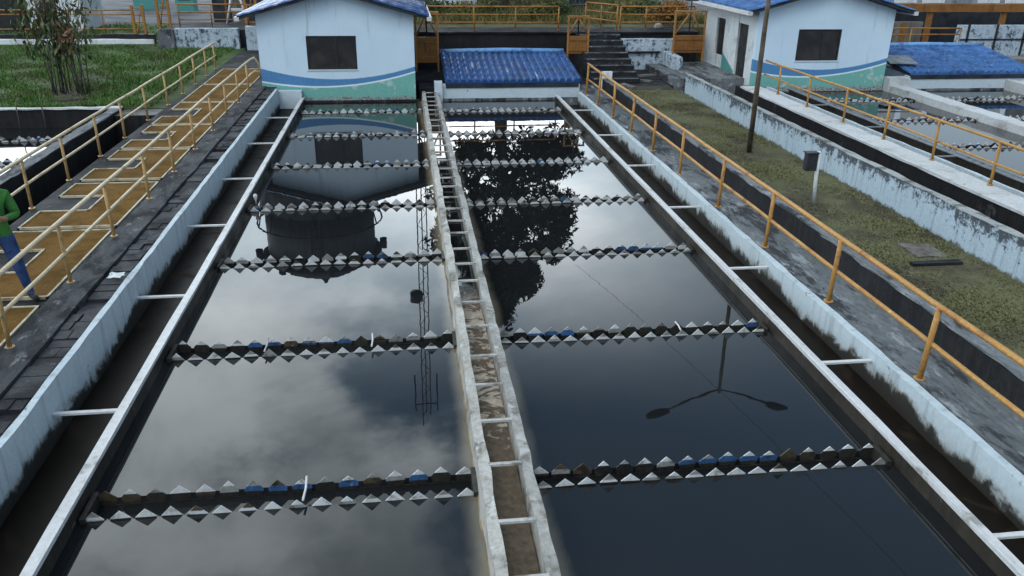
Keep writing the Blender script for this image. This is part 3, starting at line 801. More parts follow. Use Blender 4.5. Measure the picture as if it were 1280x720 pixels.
# ------------------------------------------------------------------ the tank and lawn on the left
struct(MB().box(HX0, -7.96, 23.9, HY1, -2.9, .48).build('lawn', M['lawn_soil']))
struct(MB().box(-7.96, -6.55, 23.9, HY1, -2.9, .46).build('lawn_strip', M['lawn_soil']))
struct(MB().box(-7.70, -6.55, 23.0, 23.895, -2.9, .44).build('trench_end', M['black_concrete']))
struct(MB().box(-7.7, -6.55, YB, 23.0, -2.9, -.9).build('trench_floor', M['black_concrete']))
lp = thing('parapet_wall', (-7.85, YB, 0), 'black parapet wall with worn grey top between the left tank and the walkway', 'wall')
MB().bar([(-7.96, -2.9), (-7.7, -2.9), (-7.7, .48), (-7.96, .48)], YB, 23.65, .4, .012, 71).build('wall', M['black_concrete'], lp)
MB().bar([(-7.97, .485), (-7.69, .485), (-7.69, .51), (-7.97, .51)], YB, 23.9, .4, .012, 72).build('coping', M['walk_concrete'], lp)
lb = thing('parapet_wall', (-15, 23.7, 0), 'black end wall of the left tank with a worn pale kerb against the lawn', 'wall')
MB().bar([(23.7, -2.9), (23.9, -2.9), (23.9, .49), (23.7, .49)], HX0, -7.71, .5, .012, 73, 'x').build('wall', M['black_concrete'], lb)
MB().bar([(23.66, .495), (23.86, .495), (23.86, .53), (23.66, .53)], HX0, -7.7, .4, .012, 74, 'x').build('coping', M['pale_concrete'], lb)
for i, x in enumerate((-10.35, -9.7)):
    t = MB().tube([(x, 23.60, -.1), (x, 23.60, .62), (x + .02, 23.66, .76), (x + .06, 23.74, .80)], .014, 6).build('vent_pipe', M['pole_brown'], origin=(x, 23.6, -.1))
    tag(t, ('thin hooked pipe on the left tank end wall, left one of two', 'thin hooked pipe on the left tank end wall, right one of two')[i], 'pipe', 'hooked pipes')
wt = MB(); ed = [YB + .3, 16.93, 17.27, 19.63, 19.97, 22.03, 22.37, 23.72]
for i in range(0, len(ed), 2): wt.box(HX0 + .1, -7.9, ed[i], ed[i + 1], -2.6, 0)
struct(wt.build('water', M['tank_water']))
for i, (y, l) in enumerate(((17.1, 'sawtooth weir trough of the left tank, nearest the camera, mostly out of view'), (19.8, 'sawtooth weir trough of the left tank, in the middle of the bright water'), (22.2, 'sawtooth weir trough of the left tank, nearest the lawn'))):
    weir(-14.5, -7.97, y, 0, l, 400 + i, 'weir troughs of the left tank')

def grass(name, x0, x1, y0, y1, z, n, h, mat, seed, hole=None):
    r = random.Random(seed); mb = MB()
    for _ in range(n):
        y = y0 + (y1 - y0) * r.random() ** 1.3; x = r.uniform(x0, x1)
        cl = .5 + .5 * sin(x * 2.1 + 1.3 * sin(y * .9)) * sin(y * 1.7 + x)
        if r.random() > .12 + .88 * cl: continue
        hh = h * (.5 + .8 * cl) * r.uniform(.5, 1.3); a = r.uniform(0, 2 * pi); w_ = .012 + .018 * r.random(); l = hh * r.uniform(.2, .9); b2 = r.uniform(0, 2 * pi)
        b = len(mb.v)
        mb.v += [(x - w_ * cos(a), y - w_ * sin(a), z), (x + w_ * cos(a), y + w_ * sin(a), z), (x + l * cos(b2), y + l * sin(b2), z + hh)]
        mb.face([b, b + 1, b + 2])
    return stuff(mb.build(name, mat))
grass('lawn_grass', -17, -7.0, 24.0, 37.5, .47, 70000, .11, M['grass_blades'], 5)
grass('verge_grass', 6.85, 9.0, 4, 26.6, .295, 90000, .024, M['grass_dry'], 6)


# ------------------------------------------------------------------ plants
def leaves(mb, c, rad, n, size, seed, shell=.35, droop=0.):
    r = random.Random(seed)
    for _ in range(n):
        while True:
            p = Vector((r.uniform(-1, 1), r.uniform(-1, 1), r.uniform(-1, 1)))
            l = p.length
            if shell < l < 1: break
        q = Vector((c[0] + p.x * rad[0], c[1] + p.y * rad[1], c[2] + p.z * rad[2]))
        s = size * r.uniform(.5, 1.3)
        d = Vector((r.uniform(-1, 1), r.uniform(-1, 1), r.uniform(-1, .8) - droop)).normalized()
        e = d.cross(Vector((r.uniform(-1, 1), r.uniform(-1, 1), r.uniform(-1, 1)))).normalized()
        b = len(mb.v)
        mb.v += [tuple(q - d * s), tuple(q + e * s * .32), tuple(q + d * s), tuple(q - e * s * .32)]
        mb.face([b, b + 1, b + 2, b + 3])
def tall_tree():
    t = thing('shade_tree', (4.9, 38.5, 1.6), 'tall dark leafy tree with a grey trunk behind the terrace, mirrored in the right basin', 'tree')
    MB().tube([(4.45, 38.5, 1.5), (4.5, 38.5, 4), (4.7, 38.6, 6.5), (5.0, 38.5, 10)], .36, 10, .12).build('trunk', M['bark'], t)
    r = random.Random(9)
    for k in range(9):
        z = 3.6 + k * .75; a = r.uniform(0, 2 * pi); L = r.uniform(1.6, 2.8)
        MB().tube([(4.6, 38.5, z), (4.7 + .5 * L * cos(a), 38.5 + .5 * L * sin(a), z + .9), (4.8 + L * cos(a), 38.5 + L * sin(a), z + 1.3)], .12, 6, .03).build('limb', M['bark'], t)
    mb = MB()
    for k in range(280):
        z = 4.0 + 9.0 * r.random()
        left = (2.7 if z > 10 else 1.45) if z < 11 else 2.9 + (z - 11) * .45
        right = 7.9 if z < 9 else 7.9 - (z - 9) ** 1.25 * .62
        if z < 5.4: left, right = (2.7, 4.2) if r.random() < .3 else (5.6, 8.0)
        u = r.random(); x = left + (right - left) * u
        y = 38.5 + r.uniform(-1, 1) * 2.2 * sqrt(max(.05, 1 - (2 * u - 1) ** 2))
        s = r.uniform(.35, .95)
        leaves(mb, (x, y, z), (s, s, s * .8), 130, .19, 1000 + k, .05, .2)
    mb.build('crown', M['leaf_dark'], t)
tall_tree()

def shrub_left():
    t = thing('lawn_shrub', (-9.9, 26.0, .5), 'half dead bushy shrub with thin bare stems standing on the left lawn', 'shrub')
    r = random.Random(3)
    stems = MB(); tops = []
    for k in range(26):
        a = r.uniform(0, 2 * pi); q = r.uniform(.05, .7); x, y = -9.9 + q * cos(a), 26 + q * .6 * sin(a)
        L = r.uniform(1.6, 3.1); dx, dy = r.uniform(-.8, .6), r.uniform(-.4, .4)
        stems.tube([(x, y, .45), (x + dx * .3, y + dy * .3, .5 + L * .5), (x + dx, y + dy, .5 + L)], .02, 5, .007)
        tops.append((x + dx, y + dy, .5 + L))
        tops.append((x + dx * .7, y + dy * .7, .5 + L * .75))
    stems.build('stems', M['dead_stem'], t)
    gm, dm, bm_ = MB(), MB(), MB()
    for k, p in enumerate(tops):
        leaves(gm if k % 2 else bm_, p, (.36, .3, .42), 14, .13, 50 + k, .05, -1.3)
    leaves(gm, (-10.5, 26, 2.1), (.5, .4, .7), 110, .14, 91, .05, -1.5)
    leaves(gm, (-10.3, 26, 2.9), (.9, .5, .8), 70, .15, 94, .05, -1.3)
    leaves(dm, (-9.55, 25.8, 2.15), (.30, .3, .45), 150, .10, 92, .05, .8)
    gm.build('green_leaves', M['leaf_mid'], t); bm_.build('straw_leaves', M['leaf_straw'], t); dm.build('dead_leaves', M['leaf_dead'], t)
    sp = MB().lathe(-9.9, 26.0, [(1.15, .482), (.8, .50), (.3, .53), (.01, .54)], 18); sp.build('soil_patch', M['soil'], t)
shrub_left()


# ------------------------------------------------------------------ grass strip objects on the right
t = thing('lamp_post', (8.08, 18.3, .3), 'tall brown lamp post standing on the mossy strip, two lamp arms out of view above', 'lamp post')
MB().tube([(8.08, 18.3, .28), (8.08, 18.3, 3.2), (8.1, 18.3, 6.3)], .062, 10, .045).build('pole', M['pole_brown'], t)
for s, (ex, ez) in ((-1, (6.75, 6.72)), (1, (9.5, 6.72))):
    ar = MB().tube([(8.1, 18.3, 6.2), ((8.1 + ex) / 2, 18.3, 6.42), (ex, 18.3, ez)], .028, 8).build('lamp_arm', M['pole_brown'], t)
    rings = []
    for k in range(7):
        f = k / 6; x = ex + s * f * .62; z = ez + .05 + f * .14; q = .04 + .09 * sin(pi * min(1, f * .85 + .1))
        rings.append([(x, 18.3 + q * 1.3 * cos(a * pi / 4), z + q * .8 * sin(a * pi / 4)) for a in range(8)])
    MB().loft(rings, smooth=True).build('lamp_head', M['dark_metal'], ar)
t = thing('meter_post', (7.76, 14.34, .3), 'pale leaning post with a dark box at its top, on the mossy strip', 'post')
MB().tube([(7.78, 14.34, .28), (7.74, 14.34, .8), (7.72, 14.34, 1.3)], .036, 8).build('post', M['pale_wall'], t)
bx = MB().box(7.47, 7.68, 14.26, 14.40, .95, 1.28); bx.box(7.44, 7.69, 14.24, 14.42, 1.282, 1.30); bx.build('meter_box', M['dark_metal'], t)
t = thing('concrete_lid', (8.3, 11.4, .3), 'broken concrete lid lying on the mossy strip beside a dark beam', 'lid')
b_ = MB(); b_.bar([(11.35, .29), (11.95, .29), (11.93, .325), (11.36, .315)], 8.08, 8.62, .2, .02, 5, 'x').build('lid', M['brown_wall'], t)
t = MB().bar([(10.98, .28), (11.10, .28), (11.10, .35), (10.98, .345)], 7.78, 8.62, .3, .01, 6, 'x').build('old_beam', M['black_concrete'], origin=(8.2, 11, .3))
tag(t, 'short black beam lying on the mossy strip in front of the concrete lid', 'beam')


# ------------------------------------------------------------------ terrace, stairs and sluice gates at the back
TZ = 1.66
struct(MB().box(-4.2, 11.3, 31.6, HY1, -2.9, TZ - .06).build('terrace', M['black_concrete']))
struct(MB().bar([(31.5, TZ - .055), (33.2, TZ - .055), (33.2, TZ), (31.5, TZ)], -4.2, 11.3, .5, .008, 81, 'x').build('terrace_edge', M['dark_concrete']))
struct(MB().box(-4.2, 14.0, 33.2, 60, .31, TZ - .01).build('planting_bed', M['mossy_ground']))
grass('bed_plants', -4, 13.5, 34.5, 48, TZ - .02, 26000, .42, M['leaf_olive'], 16)
struct(MB().box(-4.35, 9.18, 28.9, 31.6, -2.9, .30).build('lower_yard', M['dark_concrete']))
struct(MB().box(6.84, 9.02, 26.75, 27.62, -2.9, .28).build('lower_yard_edge', M['soil']))
struct(MB().box(.5, 9.18, 27.62, 28.9, -2.9, .28).build('lower_yard_front', M['dark_concrete']))
struct(MB().box(9.18, 11.68, 27.6, 31.6, -2.9, .52).build('house_platform', M['walk_concrete']))
st = thing('staircase', (7.3, 28.2, .3), 'dark concrete staircase climbing to the terrace beside the small blue roof', 'staircase')
n = 8
for k in range(n):
    MB().bar([(28.2 + .42 * k, .3), (31.59, .3), (31.59, .3 + 1.3 * (k + 1) / n), (28.2 + .42 * k, .3 + 1.3 * (k + 1) / n - .012)] if k < n - 1 else
             [(28.2 + .42 * k, .3), (31.59, .3), (31.59, 1.6), (28.2 + .42 * k, 1.59)], 6.45 + .004 * k, 8.15 - .004 * k, .4, .006, 90 + k, 'x').build('step', M['dark_concrete'] if k % 2 else M['dark_concrete'], st)
for k in range(n):
    MB().bar([(28.19 + .42 * k, .3 + 1.3 * (k + 1) / n - .03), (28.24 + .42 * k, .3 + 1.3 * (k + 1) / n - .03), (28.24 + .42 * k, .302 + 1.3 * (k + 1) / n), (28.19 + .42 * k, .302 + 1.3 * (k + 1) / n)], 6.5, 8.1, .3, .006, 99 + k, 'x').build('nosing', M['walk_concrete'], st)
pw2 = thing('peeling_wall', (8.2, 31.2, .3), 'stained peeling white wall below the terrace, right of the stairs', 'wall')
MB().bar([(31.2, .3), (31.5, .3), (31.5, 1.42), (31.2, 1.40)], 8.2, 10.3, .4, .012, 83, 'x').build('wall', M['peeling_paint'], pw2)
MB().bar([(31.1, .92), (31.195, .92), (31.195, .98), (31.1, .98)], 8.2, 9.7, .4, .006, 84, 'x').build('pipe_ledge', M['black_concrete'], pw2)
MB().bar([(29.6, .3), (31.19, .3), (31.19, 1.0), (29.6, .95)], 9.8, 10.1, .3, .012, 85, 'x').build('return_wall', M['peeling_paint'], pw2)

def terrace_rail(label, x0, x1, y, z, posts, h=.86, group='orange fences along the terrace', mat=None, mids=(.34, .67)):
    return railing(label, [(x0, y, 0), (x1, y, 0)], [(p, y) for p in posts], z, h, (mat or M['gate_post'],) * 2, group, .026, mids)
terrace_rail('orange fence along the terrace behind the small blue roof', .9, 5.9, 32.0, TZ, [.9, 2.7, 4.25, 5.9])
terrace_rail('orange fence along the terrace right of the stairs', 8.3, 11.2, 32.0, TZ, [8.3, 9.3, 10.5, 11.2])
rl = railing('short orange fence beside the stair landing', [(7.3, 33.6, 0), (8.25, 32.1, 0)], [(7.3, 33.6), (7.75, 32.9), (8.2, 32.15)], TZ, .9, (M['gate_post'],) * 2, 'orange fences along the terrace', .026, (.34, .67))

def sluice(x0, x1, y, z0, z1, ztop, label, wheel=True):
    t = thing('sluice_gate', ((x0 + x1) / 2, y, z0), label, 'sluice gate', 'orange sluice gates')
    pn = MB().box(x0 + .034, x1 - .034, y, y + .07, z0, z1); cx = (x0 + x1) / 2
    pn.build('gate_panel', M['gate_orange'], t)
    rb = MB()
    for q in (.2, .8): rb.box(x0 + .05, x1 - .05, y - .035, y - .002, z0 + (z1 - z0) * q - .03, z0 + (z1 - z0) * q + .03)
    rb.box(cx - .03, cx + .03, y - .03, y - .003, z0 + (z1 - z0) * .26, z0 + (z1 - z0) * .74); rb.build('stiffener', M['gate_orange'], t)
    for x in (x0, x1): MB().box(x - .03, x + .03, y - .03, y + .03, z0 - .3, ztop).build('guide_post', M['gate_post'], t)
    MB().box(x0 - .04, x1 + .04, y - .035, y + .035, ztop + .002, ztop + .065).build('head_beam', M['gate_post'], t)
    for s in (-1, 1): MB().tube([(cx, y + .03, ztop), (cx + s * (x1 - x0) * .45, y + .03, z1 + .05)], .03, 6).build('diagonal', M['gate_post'], t)
    MB().tube([(cx, y + .035, z1), (cx, y + .035, ztop + .55)], .025, 8).build('stem', M['dark_metal'], t)
    if wheel:
        wm = MB(); R_ = .24
        wm.tube([(cx + R_ * cos(a * pi / 10), y + .035 + R_ * sin(a * pi / 10), ztop + .42) for a in range(21)], .02, 6)
        for a in range(3): wm.tube([(cx - R_ * cos(a * pi / 3), y + .035 - R_ * sin(a * pi / 3), ztop + .42), (cx + R_ * cos(a * pi / 3), y + .035 + R_ * sin(a * pi / 3), ztop + .42)], .014, 6)
        wm.build('handwheel', M['dark_metal'], t)
    return t
sluice(.46, 1.22, 29.4, .86, 1.72, 2.5, 'orange sluice gate in the gap between the left house and the small blue roof')
sluice(5.92, 6.66, 30.1, 1.05, 1.66, 2.3, 'orange sluice gate with handwheel at the left of the stairs')
sluice(9.95, 11.1, 30.4, 1.02, 1.64, 2.45, 'wide orange sluice gate beside the right house')

def bush(name, c, rad, n, size, mat, label, seed, group='hedge plants behind the terrace fence'):
    t = thing(name, (c[0], c[1], c[2] - rad[2]), label, 'bush', group)
    mb = MB(); r = random.Random(seed)
    for k in range(6):
        a = r.uniform(0, 2 * pi); q = .5 * sqrt(r.random()); s = r.uniform(.45, .7)
        leaves(mb, (c[0] + rad[0] * q * cos(a) * 1.1, c[1] + rad[1] * q * sin(a), c[2] + rad[2] * r.uniform(-.3, .35)), (rad[0] * s, rad[1] * s, rad[2] * s), n // 6, size, seed * 10 + k, .1)
    mb.build('foliage', mat, t)
    sm = MB()
    for k in range(4): sm.tube([(c[0] + .06 * k - .1, c[1], c[2] - rad[2]), (c[0] + rad[0] * r.uniform(-.5, .5), c[1] + .1, c[2] + rad[2] * .3)], .018, 5, .008)
    sm.build('stems', M['dead_stem'], t)
    return t
r = random.Random(12)
LB = ['yellow green hedge bush behind the terrace fence, %s']
spots = [(1.3, 'just right of the first sluice gate'), (2.35, 'second from the left'), (3.35, 'left of the tree trunk'), (5.2, 'right of the tree trunk'), (6.0, 'behind the handwheel gate'),
         (8.6, 'right of the stair fence'), (9.5, 'between stairs and orange shrub')]
for i, (x, l) in enumerate(spots):
    bush('hedge_bush', (x * 1.1, 36.2 + r.uniform(-.2, .3), TZ + .38), (.85, .6, .46), 1300, .085, M['leaf_olive'] if i % 2 else M['leaf_mid'], LB[0] % l, 20 + i)
struct(MB().box(-22, -9.95, 38.65, 47, .31, .5).build('lawn', M['lawn_soil']))
grass('lawn_grass', -19, -10.2, 38.8, 46, .49, 9000, .16, M['grass_blades'], 15)
for i, (x, y, L, an, lb) in enumerate(((7.55, 27.55, .8, 1.9, 'pale broken slab lying in the dirt in front of the stairs, nearest the grass'), (8.35, 28.6, .7, 2.5, 'pale broken slab lying in the dirt, middle of three'),
                                   (8.75, 29.6, .75, .4, 'pale broken slab lying in the dirt against the peeling white wall'))):
    mb = MB(); ca, sa = cos(an), sin(an); zz = .285 if y < 28.9 else .3; b = len(mb.v)
    for z in (zz, zz + .06):
        for u, v in ((-L / 2, -.09), (L / 2, -.11), (L / 2 - .06, .1), (-L / 2 + .03, .12)): mb.v.append((x + u * ca - v * sa, y + u * sa + v * ca, z))
    for q in ((0, 3, 2, 1), (4, 5, 6, 7), (0, 1, 5, 4), (1, 2, 6, 5), (2, 3, 7, 6), (3, 0, 4, 7)): mb.face([b + j for j in q])
    tag(mb.build('broken_slab', M['brown_wall'], origin=(x, y, zz)), lb, 'slab', 'broken slabs by the stairs')
pg = MB().lathe(-2.98, 15.97, [(.012, .06), (.014, .13), (.03, .17), (.042, .22), (.038, .255), (.012, .27)], 12)
tag(pg.build('white_peg', M['white_metal'], origin=(-2.98, 15.97, .06)), 'small white bulb ended peg standing on a weir plate beside the left gutter', 'peg')
pr = random.Random(8); pm_ = MB(); b = len(pm_.v)
for i in range(5):
    for j in range(4): pm_.v.append((-4.22 + .055 * i + pr.uniform(-.02, .02), 11.15 + .05 * j + pr.uniform(-.02, .02), .525 + pr.uniform(0, .05)))
for i in range(4):
    for j in range(3): pm_.face([b + i * 4 + j, b + (i + 1) * 4 + j, b + (i + 1) * 4 + j + 1, b + i * 4 + j + 1])
tag(pm_.build('paper_scrap', M['pale_wall'], origin=(-4.1, 11.2, .52)), 'crumpled white paper scrap lying on the dark paving beside the left tank wall', 'paper')
bush('croton_bush', (10.45, 33.6, TZ + .5), (.8, .5, .62), 1100, .1, M['leaf_croton'], 'rusty orange leaved bush beside the right house', 40)
bush('croton_bush', (11.25, 34.3, TZ + .5), (.6, .5, .6), 700, .1, M['leaf_croton'], 'rusty orange leaved bush half hidden behind the right house eave', 41)
rk = MB().lathe(10.0, 32.6, [(.16, TZ), (.2, TZ + .08), (.12, TZ + .18), (.02, TZ + .21)], 9).build('rock', M['rock'], origin=(10.0, 32.6, TZ))
tag(rk, 'small pale rock on the terrace edge by the orange shrub', 'rock')

# buildings and clutter beyond the terrace
def far_wall(name, x0, x1, y0, y1, z0, z1, mat, label, cat, feats=()):
    t = thing(name, ((x0 + x1) / 2, y0, z0), label, cat)
    MB().box(x0, x1, y0, y1, z0, z1).build('wall', mat, t)
    for nm, a, b, c, d, mt in feats: MB().box(a, b, y0 - .03, y0 - .002, c, d).build(nm, mt, t)
    return t
far_wall('far_building', 10.8, 18.5, 50, 54, TZ, 4.6, M['pale_wall'], 'white building with blue and green painted base, far behind the stairs', 'building',
         (('blue_band', 10.8, 18.5, 1.9, 2.35, M['tarp_blue']), ('green_band', 10.8, 18.5, 1.66, 1.88, M['turquoise'])))
far_wall('screen_wall', 1.5, 3.5, 40, 41.5, TZ, 2.2, M['pale_wall'], 'low pale screen wall with dark bars behind the terrace hedge', 'screen wall',
         tuple(('bar', 1.9 + .22 * k, 1.96 + .22 * k, 1.7, 2.15, M['dark_metal']) for k in range(7)))
far_wall('far_building', 6.9, 9.6, 48, 50, TZ, 4.0, M['pale_wall'], 'pale building with dark slanting braces, behind the handwheel gate', 'building')
t = thing('dark_container', (8.9, 43, .3), 'dark blue container behind the stair landing', 'container')
cb = MB().box(8.45, 9.35, 43, 44, .3, 3.0); cb.build('box', M['tarp_blue'], t)
rbm = MB()
for k in range(5): rbm.box(8.5 + .18 * k, 8.56 + .18 * k, 42.96, 42.998, .4, 2.9)
rbm.build('ribs', M['dark_metal'], t)

# left: low white walls, fence, gate, yard beyond the lawn
wl = thing('low_wall', (-7.9, 36.6, .5), 'stained white low wall at the far end of the lawn', 'wall')
MB().bar([(36.6, .3), (36.9, .3), (36.9, 1.28), (36.6, 1.27)], -9.3, -6.75, .4, .012, 110, 'x').build('wall', M['peeling_paint'], wl)
MB().box(-9.95, -9.31, 36.5, 36.95, .3, 1.25).build('pier', M['walk_concrete'], wl)
wl2 = thing('low_wall', (-5.6, 36.2, .5), 'stained white low wall between the walkway end and the left house', 'wall')
MB().bar([(36.0, .3), (36.3, .3), (36.3, 1.42), (36.0, 1.40)], -6.35, -4.25, .4, .012, 111, 'x').build('wall', M['peeling_paint'], wl2)
struct(MB().box(-9.9, -4.2, 36.95, HY1, .29, 1.2).build('terrace', M['dark_concrete']))
terrace_rail('orange fence above the stained low wall at the end of the lawn', -9.2, -6.4, 37.3, 1.25, [-9.2, -7.9, -6.4], .92)
def gatepost(x, y, z, h, label):
    t = thing('gate_frame', (x, y, z), label, 'gate', 'orange gate frames')
    for dx in (-.22, .22): MB().box(x + dx - .05, x + dx + .05, y - .05, y + .05, z, z + h).build('post', M['gate_post'], t)
    for k in range(5): MB().box(x - .168, x + .168, y - .025, y + .025, z + h * (.1 + .2 * k), z + h * (.1 + .2 * k) + .06).build('rung', M['gate_post'], t)
    MB().tube([(x - .16, y - .04, z + .1), (x + .16, y - .04, z + h * .9)], .025, 6).build('brace', M['gate_post'], t)
gatepost(-9.75, 37.1, 1.25, 1.7, 'orange ladder like gate frame at the left end of the stained low wall')
gatepost(-6.2, 36.9, 1.3, 1.7, 'orange ladder like gate frame left of the painted house')
gatepost(-11.2, 38.6, .55, 1.5, 'thin orange gate frame in the lawn fence')
kl = thing('kerb_wall', (-14, 38.2, .48), 'low white kerb wall with black top along the back of the lawn', 'wall')
MB().bar([(38.2, .3), (38.4, .3), (38.4, .68), (38.2, .66)], -20, -10.6, .5, .02, 113, 'x').build('wall', M['pale_wall'], kl)
MB().bar([(38.42, .3), (38.6, .3), (38.6, .86), (38.42, .85)], -20, -10.6, .5, .02, 114, 'x').build('backing', M['black_concrete'], kl)
terrace_rail('orange fence along the back edge of the lawn behind the shrub', -18, -11.5, 39.0, .6, [-18, -16, -14.2, -12.8, -11.5], 1.2, mats if False else 'orange fences along the terrace', None, (.35, .85))
far_wall('kiosk', -17.0, -15.4, 58, 59.5, .3, 3, M['turquoise'], 'turquoise kiosk on the grey yard beyond the lawn', 'kiosk', (('opening', -16.5, -15.7, 1.0, 1.9, M['window_frame']),))
far_wall('kiosk', -13.9, -12.8, 56, 57, .3, 3, M['turquoise'], 'narrow turquoise booth right of the larger kiosk, beyond the lawn', 'kiosk', (('opening', -13.7, -13.0, 1.0, 1.9, M['window_frame']),))
far_wall('far_building', -20, -15.0, 43, 46, .3, 3.5, M['pale_wall'], 'grey white shed behind the shrub at the top left', 'building', (('doorway', -19.2, -17.4, .3, 2.4, M['window_frame']), ('doorway', -16.9, -16.1, .3, 2.2, M['window_frame'])))
t = thing('display_stand', (-7.2, 39.3, 1.2), 'white A shaped stand behind the fence left of the painted house', 'stand')
for s in (-1, 1): MB().tube([(-7.2 + s * .45, 39.2, 1.2), (-7.2 + s * .12, 39.3, 2.6)], .05, 6).build('leg', M['white_metal'], t)
MB().box(-7.45, -6.95, 39.26, 39.4, 1.75, 1.85).build('shelf', M['white_metal'], t)
MB().box(-7.35, -7.05, 39.27, 39.38, 2.3, 2.7).build('panel', M['pale_wall'], t)
far_wall('far_building', -9.2, -5.0, 44, 47, .3, 3.4, M['soffit'], 'dark open shed behind the orange fence left of the painted house', 'building', (('post', -8.6, -8.5, .3, 3.2, M['gate_orange']), ('panel', -8.3, -7.7, .3, 2.9, M['brown_wall']), ('post', -5.6, -5.5, .3, 3.2, M['white_metal'])))

# right: service bridge, panels and fences behind the faded blue roof
t = thing('pipe_bridge', (22.5, 36, .3), 'orange beam bridge with pale panels above the faded blue roof', 'bridge')
MB().bar([(35.8, 2.02), (36.2, 2.02), (36.2, 2.36), (35.8, 2.36)], 17.8, 34, .8, .01, 120, 'x').build('beam', M['gate_orange'], t)
for x in (20.0, 23.6, 27.2, 31): MB().box(x - .1, x + .1, 35.9, 36.1, .3, 2.015).build('post', M['gate_orange'], t)
for k in range(9): MB().box(20.6 + 1.35 * k, 21.65 + 1.35 * k, 36.25, 36.3, 2.37, 3.3).build('panel', M['pale_wall'] if k % 3 else M['grey_metal'], t)
MB().tube([(17.8, 35.85, 3.1), (34, 35.85, 3.1)], .03, 6).build('rail', OR, t)
far_wall('screen_wall', 19.4, 22.2, 34.2, 34.4, .3, 1.75, M['brown_wall'], 'brown grey wall panel behind the faded blue roof', 'wall', (('gap', 20.75, 20.85, .4, 1.7, M['soffit']), ('post', 21.2, 21.45, .5, 1.72, M['gate_orange'])))
far_wall('screen_wall', 23.3, 30, 33.2, 33.5, .3, 1.7, M['peeling_paint'], 'stained white wall with dark rails at the upper right edge of the view', 'wall',
         tuple(('upright', 23.6 + 1.3 * k, 23.7 + 1.3 * k, .35, 1.75, M['dark_metal']) for k in range(5)) + (('crossrail', 23.3, 30, 1.1, 1.16, M['dark_metal']),))
terrace_rail('thin orange fence behind the faded blue roof', 16.9, 22.9, 32.6, .45, [17.2, 19.0, 20.7, 22.9], 1.2, mids=(.8,))
far_wall('dark_bank', 16.8, 34, 38.5, 39.5, .3, 2.1, M['soffit'], 'dark wall under the orange beam bridge', 'wall')
bush('yard_bush', (17.9, 34.0, .9), (.8, .5, .55), 800, .1, M['leaf_mid'], 'green bush between the right house and the brown wall panel', 43, 'bushes in the right yard')
t = thing('slab_bench', (23.4, 29.6, .3), 'low concrete slab on piers right of the faded blue roof', 'slab')
MB().box(22.3, 25.6, 29.2, 30.2, .75, .87).build('slab', M['brown_wall'], t)
for x in (22.6, 25.2): MB().box(x, x + .2, 29.3, 30.1, .3, .748).build('pier', M['walk_concrete'], t)
t = thing('sheet_metal', (17.3, 28.0, .8), 'loose dark sheet lying on the faded blue roof edge by the right house', 'sheet')
b_ = MB(); b = len(b_.v)
for z in (0, .03): b_.v += [(16.9, 27.5, .99 + z), (17.9, 27.4, .97 + z), (18.0, 28.3, 1.13 + z), (17.0, 28.4, 1.15 + z)]
for q in ((0, 3, 2, 1), (4, 5, 6, 7), (0, 1, 5, 4), (1, 2, 6, 5), (2, 3, 7, 6), (3, 0, 4, 7)): b_.face([b + i for i in q])
b_.build('sheet', M['grey_metal'], t)

# water tower and radio mast, seen mirrored in the left basin
t = thing('water_tower', (-5.0, 45, .3), 'big dark round water tower with conical roof, mirrored in the left basin', 'water tower')
cx, cy = -5.0, 45.2
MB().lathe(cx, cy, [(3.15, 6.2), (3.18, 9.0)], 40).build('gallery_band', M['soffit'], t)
MB().lathe(cx, cy, [(3.0, 9.002), (3.0, 11.7)], 40).build('tank', M['tank_steel'], t)
MB().lathe(cx, cy, [(3.05, 11.702), (3.34, 11.75), (3.34, 12.0), (2.0, 12.8), (.25, 13.55), (.1, 13.9)], 40).build('roof', M['soffit'], t)
MB().lathe(cx, cy, [(1.2, .3), (1.1, 6.19)], 20).build('shaft', M['tank_steel'], t)
for k in range(8):
    a = k * pi / 4 + .2
    MB().tube([(cx + 3.5 * cos(a), cy + 3.5 * sin(a), 11.45), (cx + 3.5 * cos(a), cy + 3.5 * sin(a), 11.6), (cx + 3.5 * cos(a), cy + 3.5 * sin(a), 11.9), (cx + 3.5 * cos(a), cy + 3.5 * sin(a), 12.05)], .2, 8).build('lamp_knob', M['soffit'], t)
rm = MB()
rm.tube([(cx + 3.45 * cos(a * pi / 16), cy + 3.45 * sin(a * pi / 16), 9.9) for a in range(33)], .05, 6)
for a in range(16): rm.tube([(cx + 3.45 * cos(a * pi / 8), cy + 3.45 * sin(a * pi / 8), 9.9), (cx + 3.2 * cos(a * pi / 8), cy + 3.2 * sin(a * pi / 8), 8.9)], .04, 6)
rm.build('gallery_rail', M['dark_metal'], t)
ld = MB()
for x in (-.25, .25): ld.tube([(cx + x, cy - 3.12, 2), (cx + x, cy - 3.12, 12)], .035, 6)
for k in range(28): ld.tube([(cx - .25, cy - 3.12, 2.2 + .35 * k), (cx + .25, cy - 3.12, 2.2 + .35 * k)], .02, 5)
ld.build('ladder', M['dark_metal'], t)

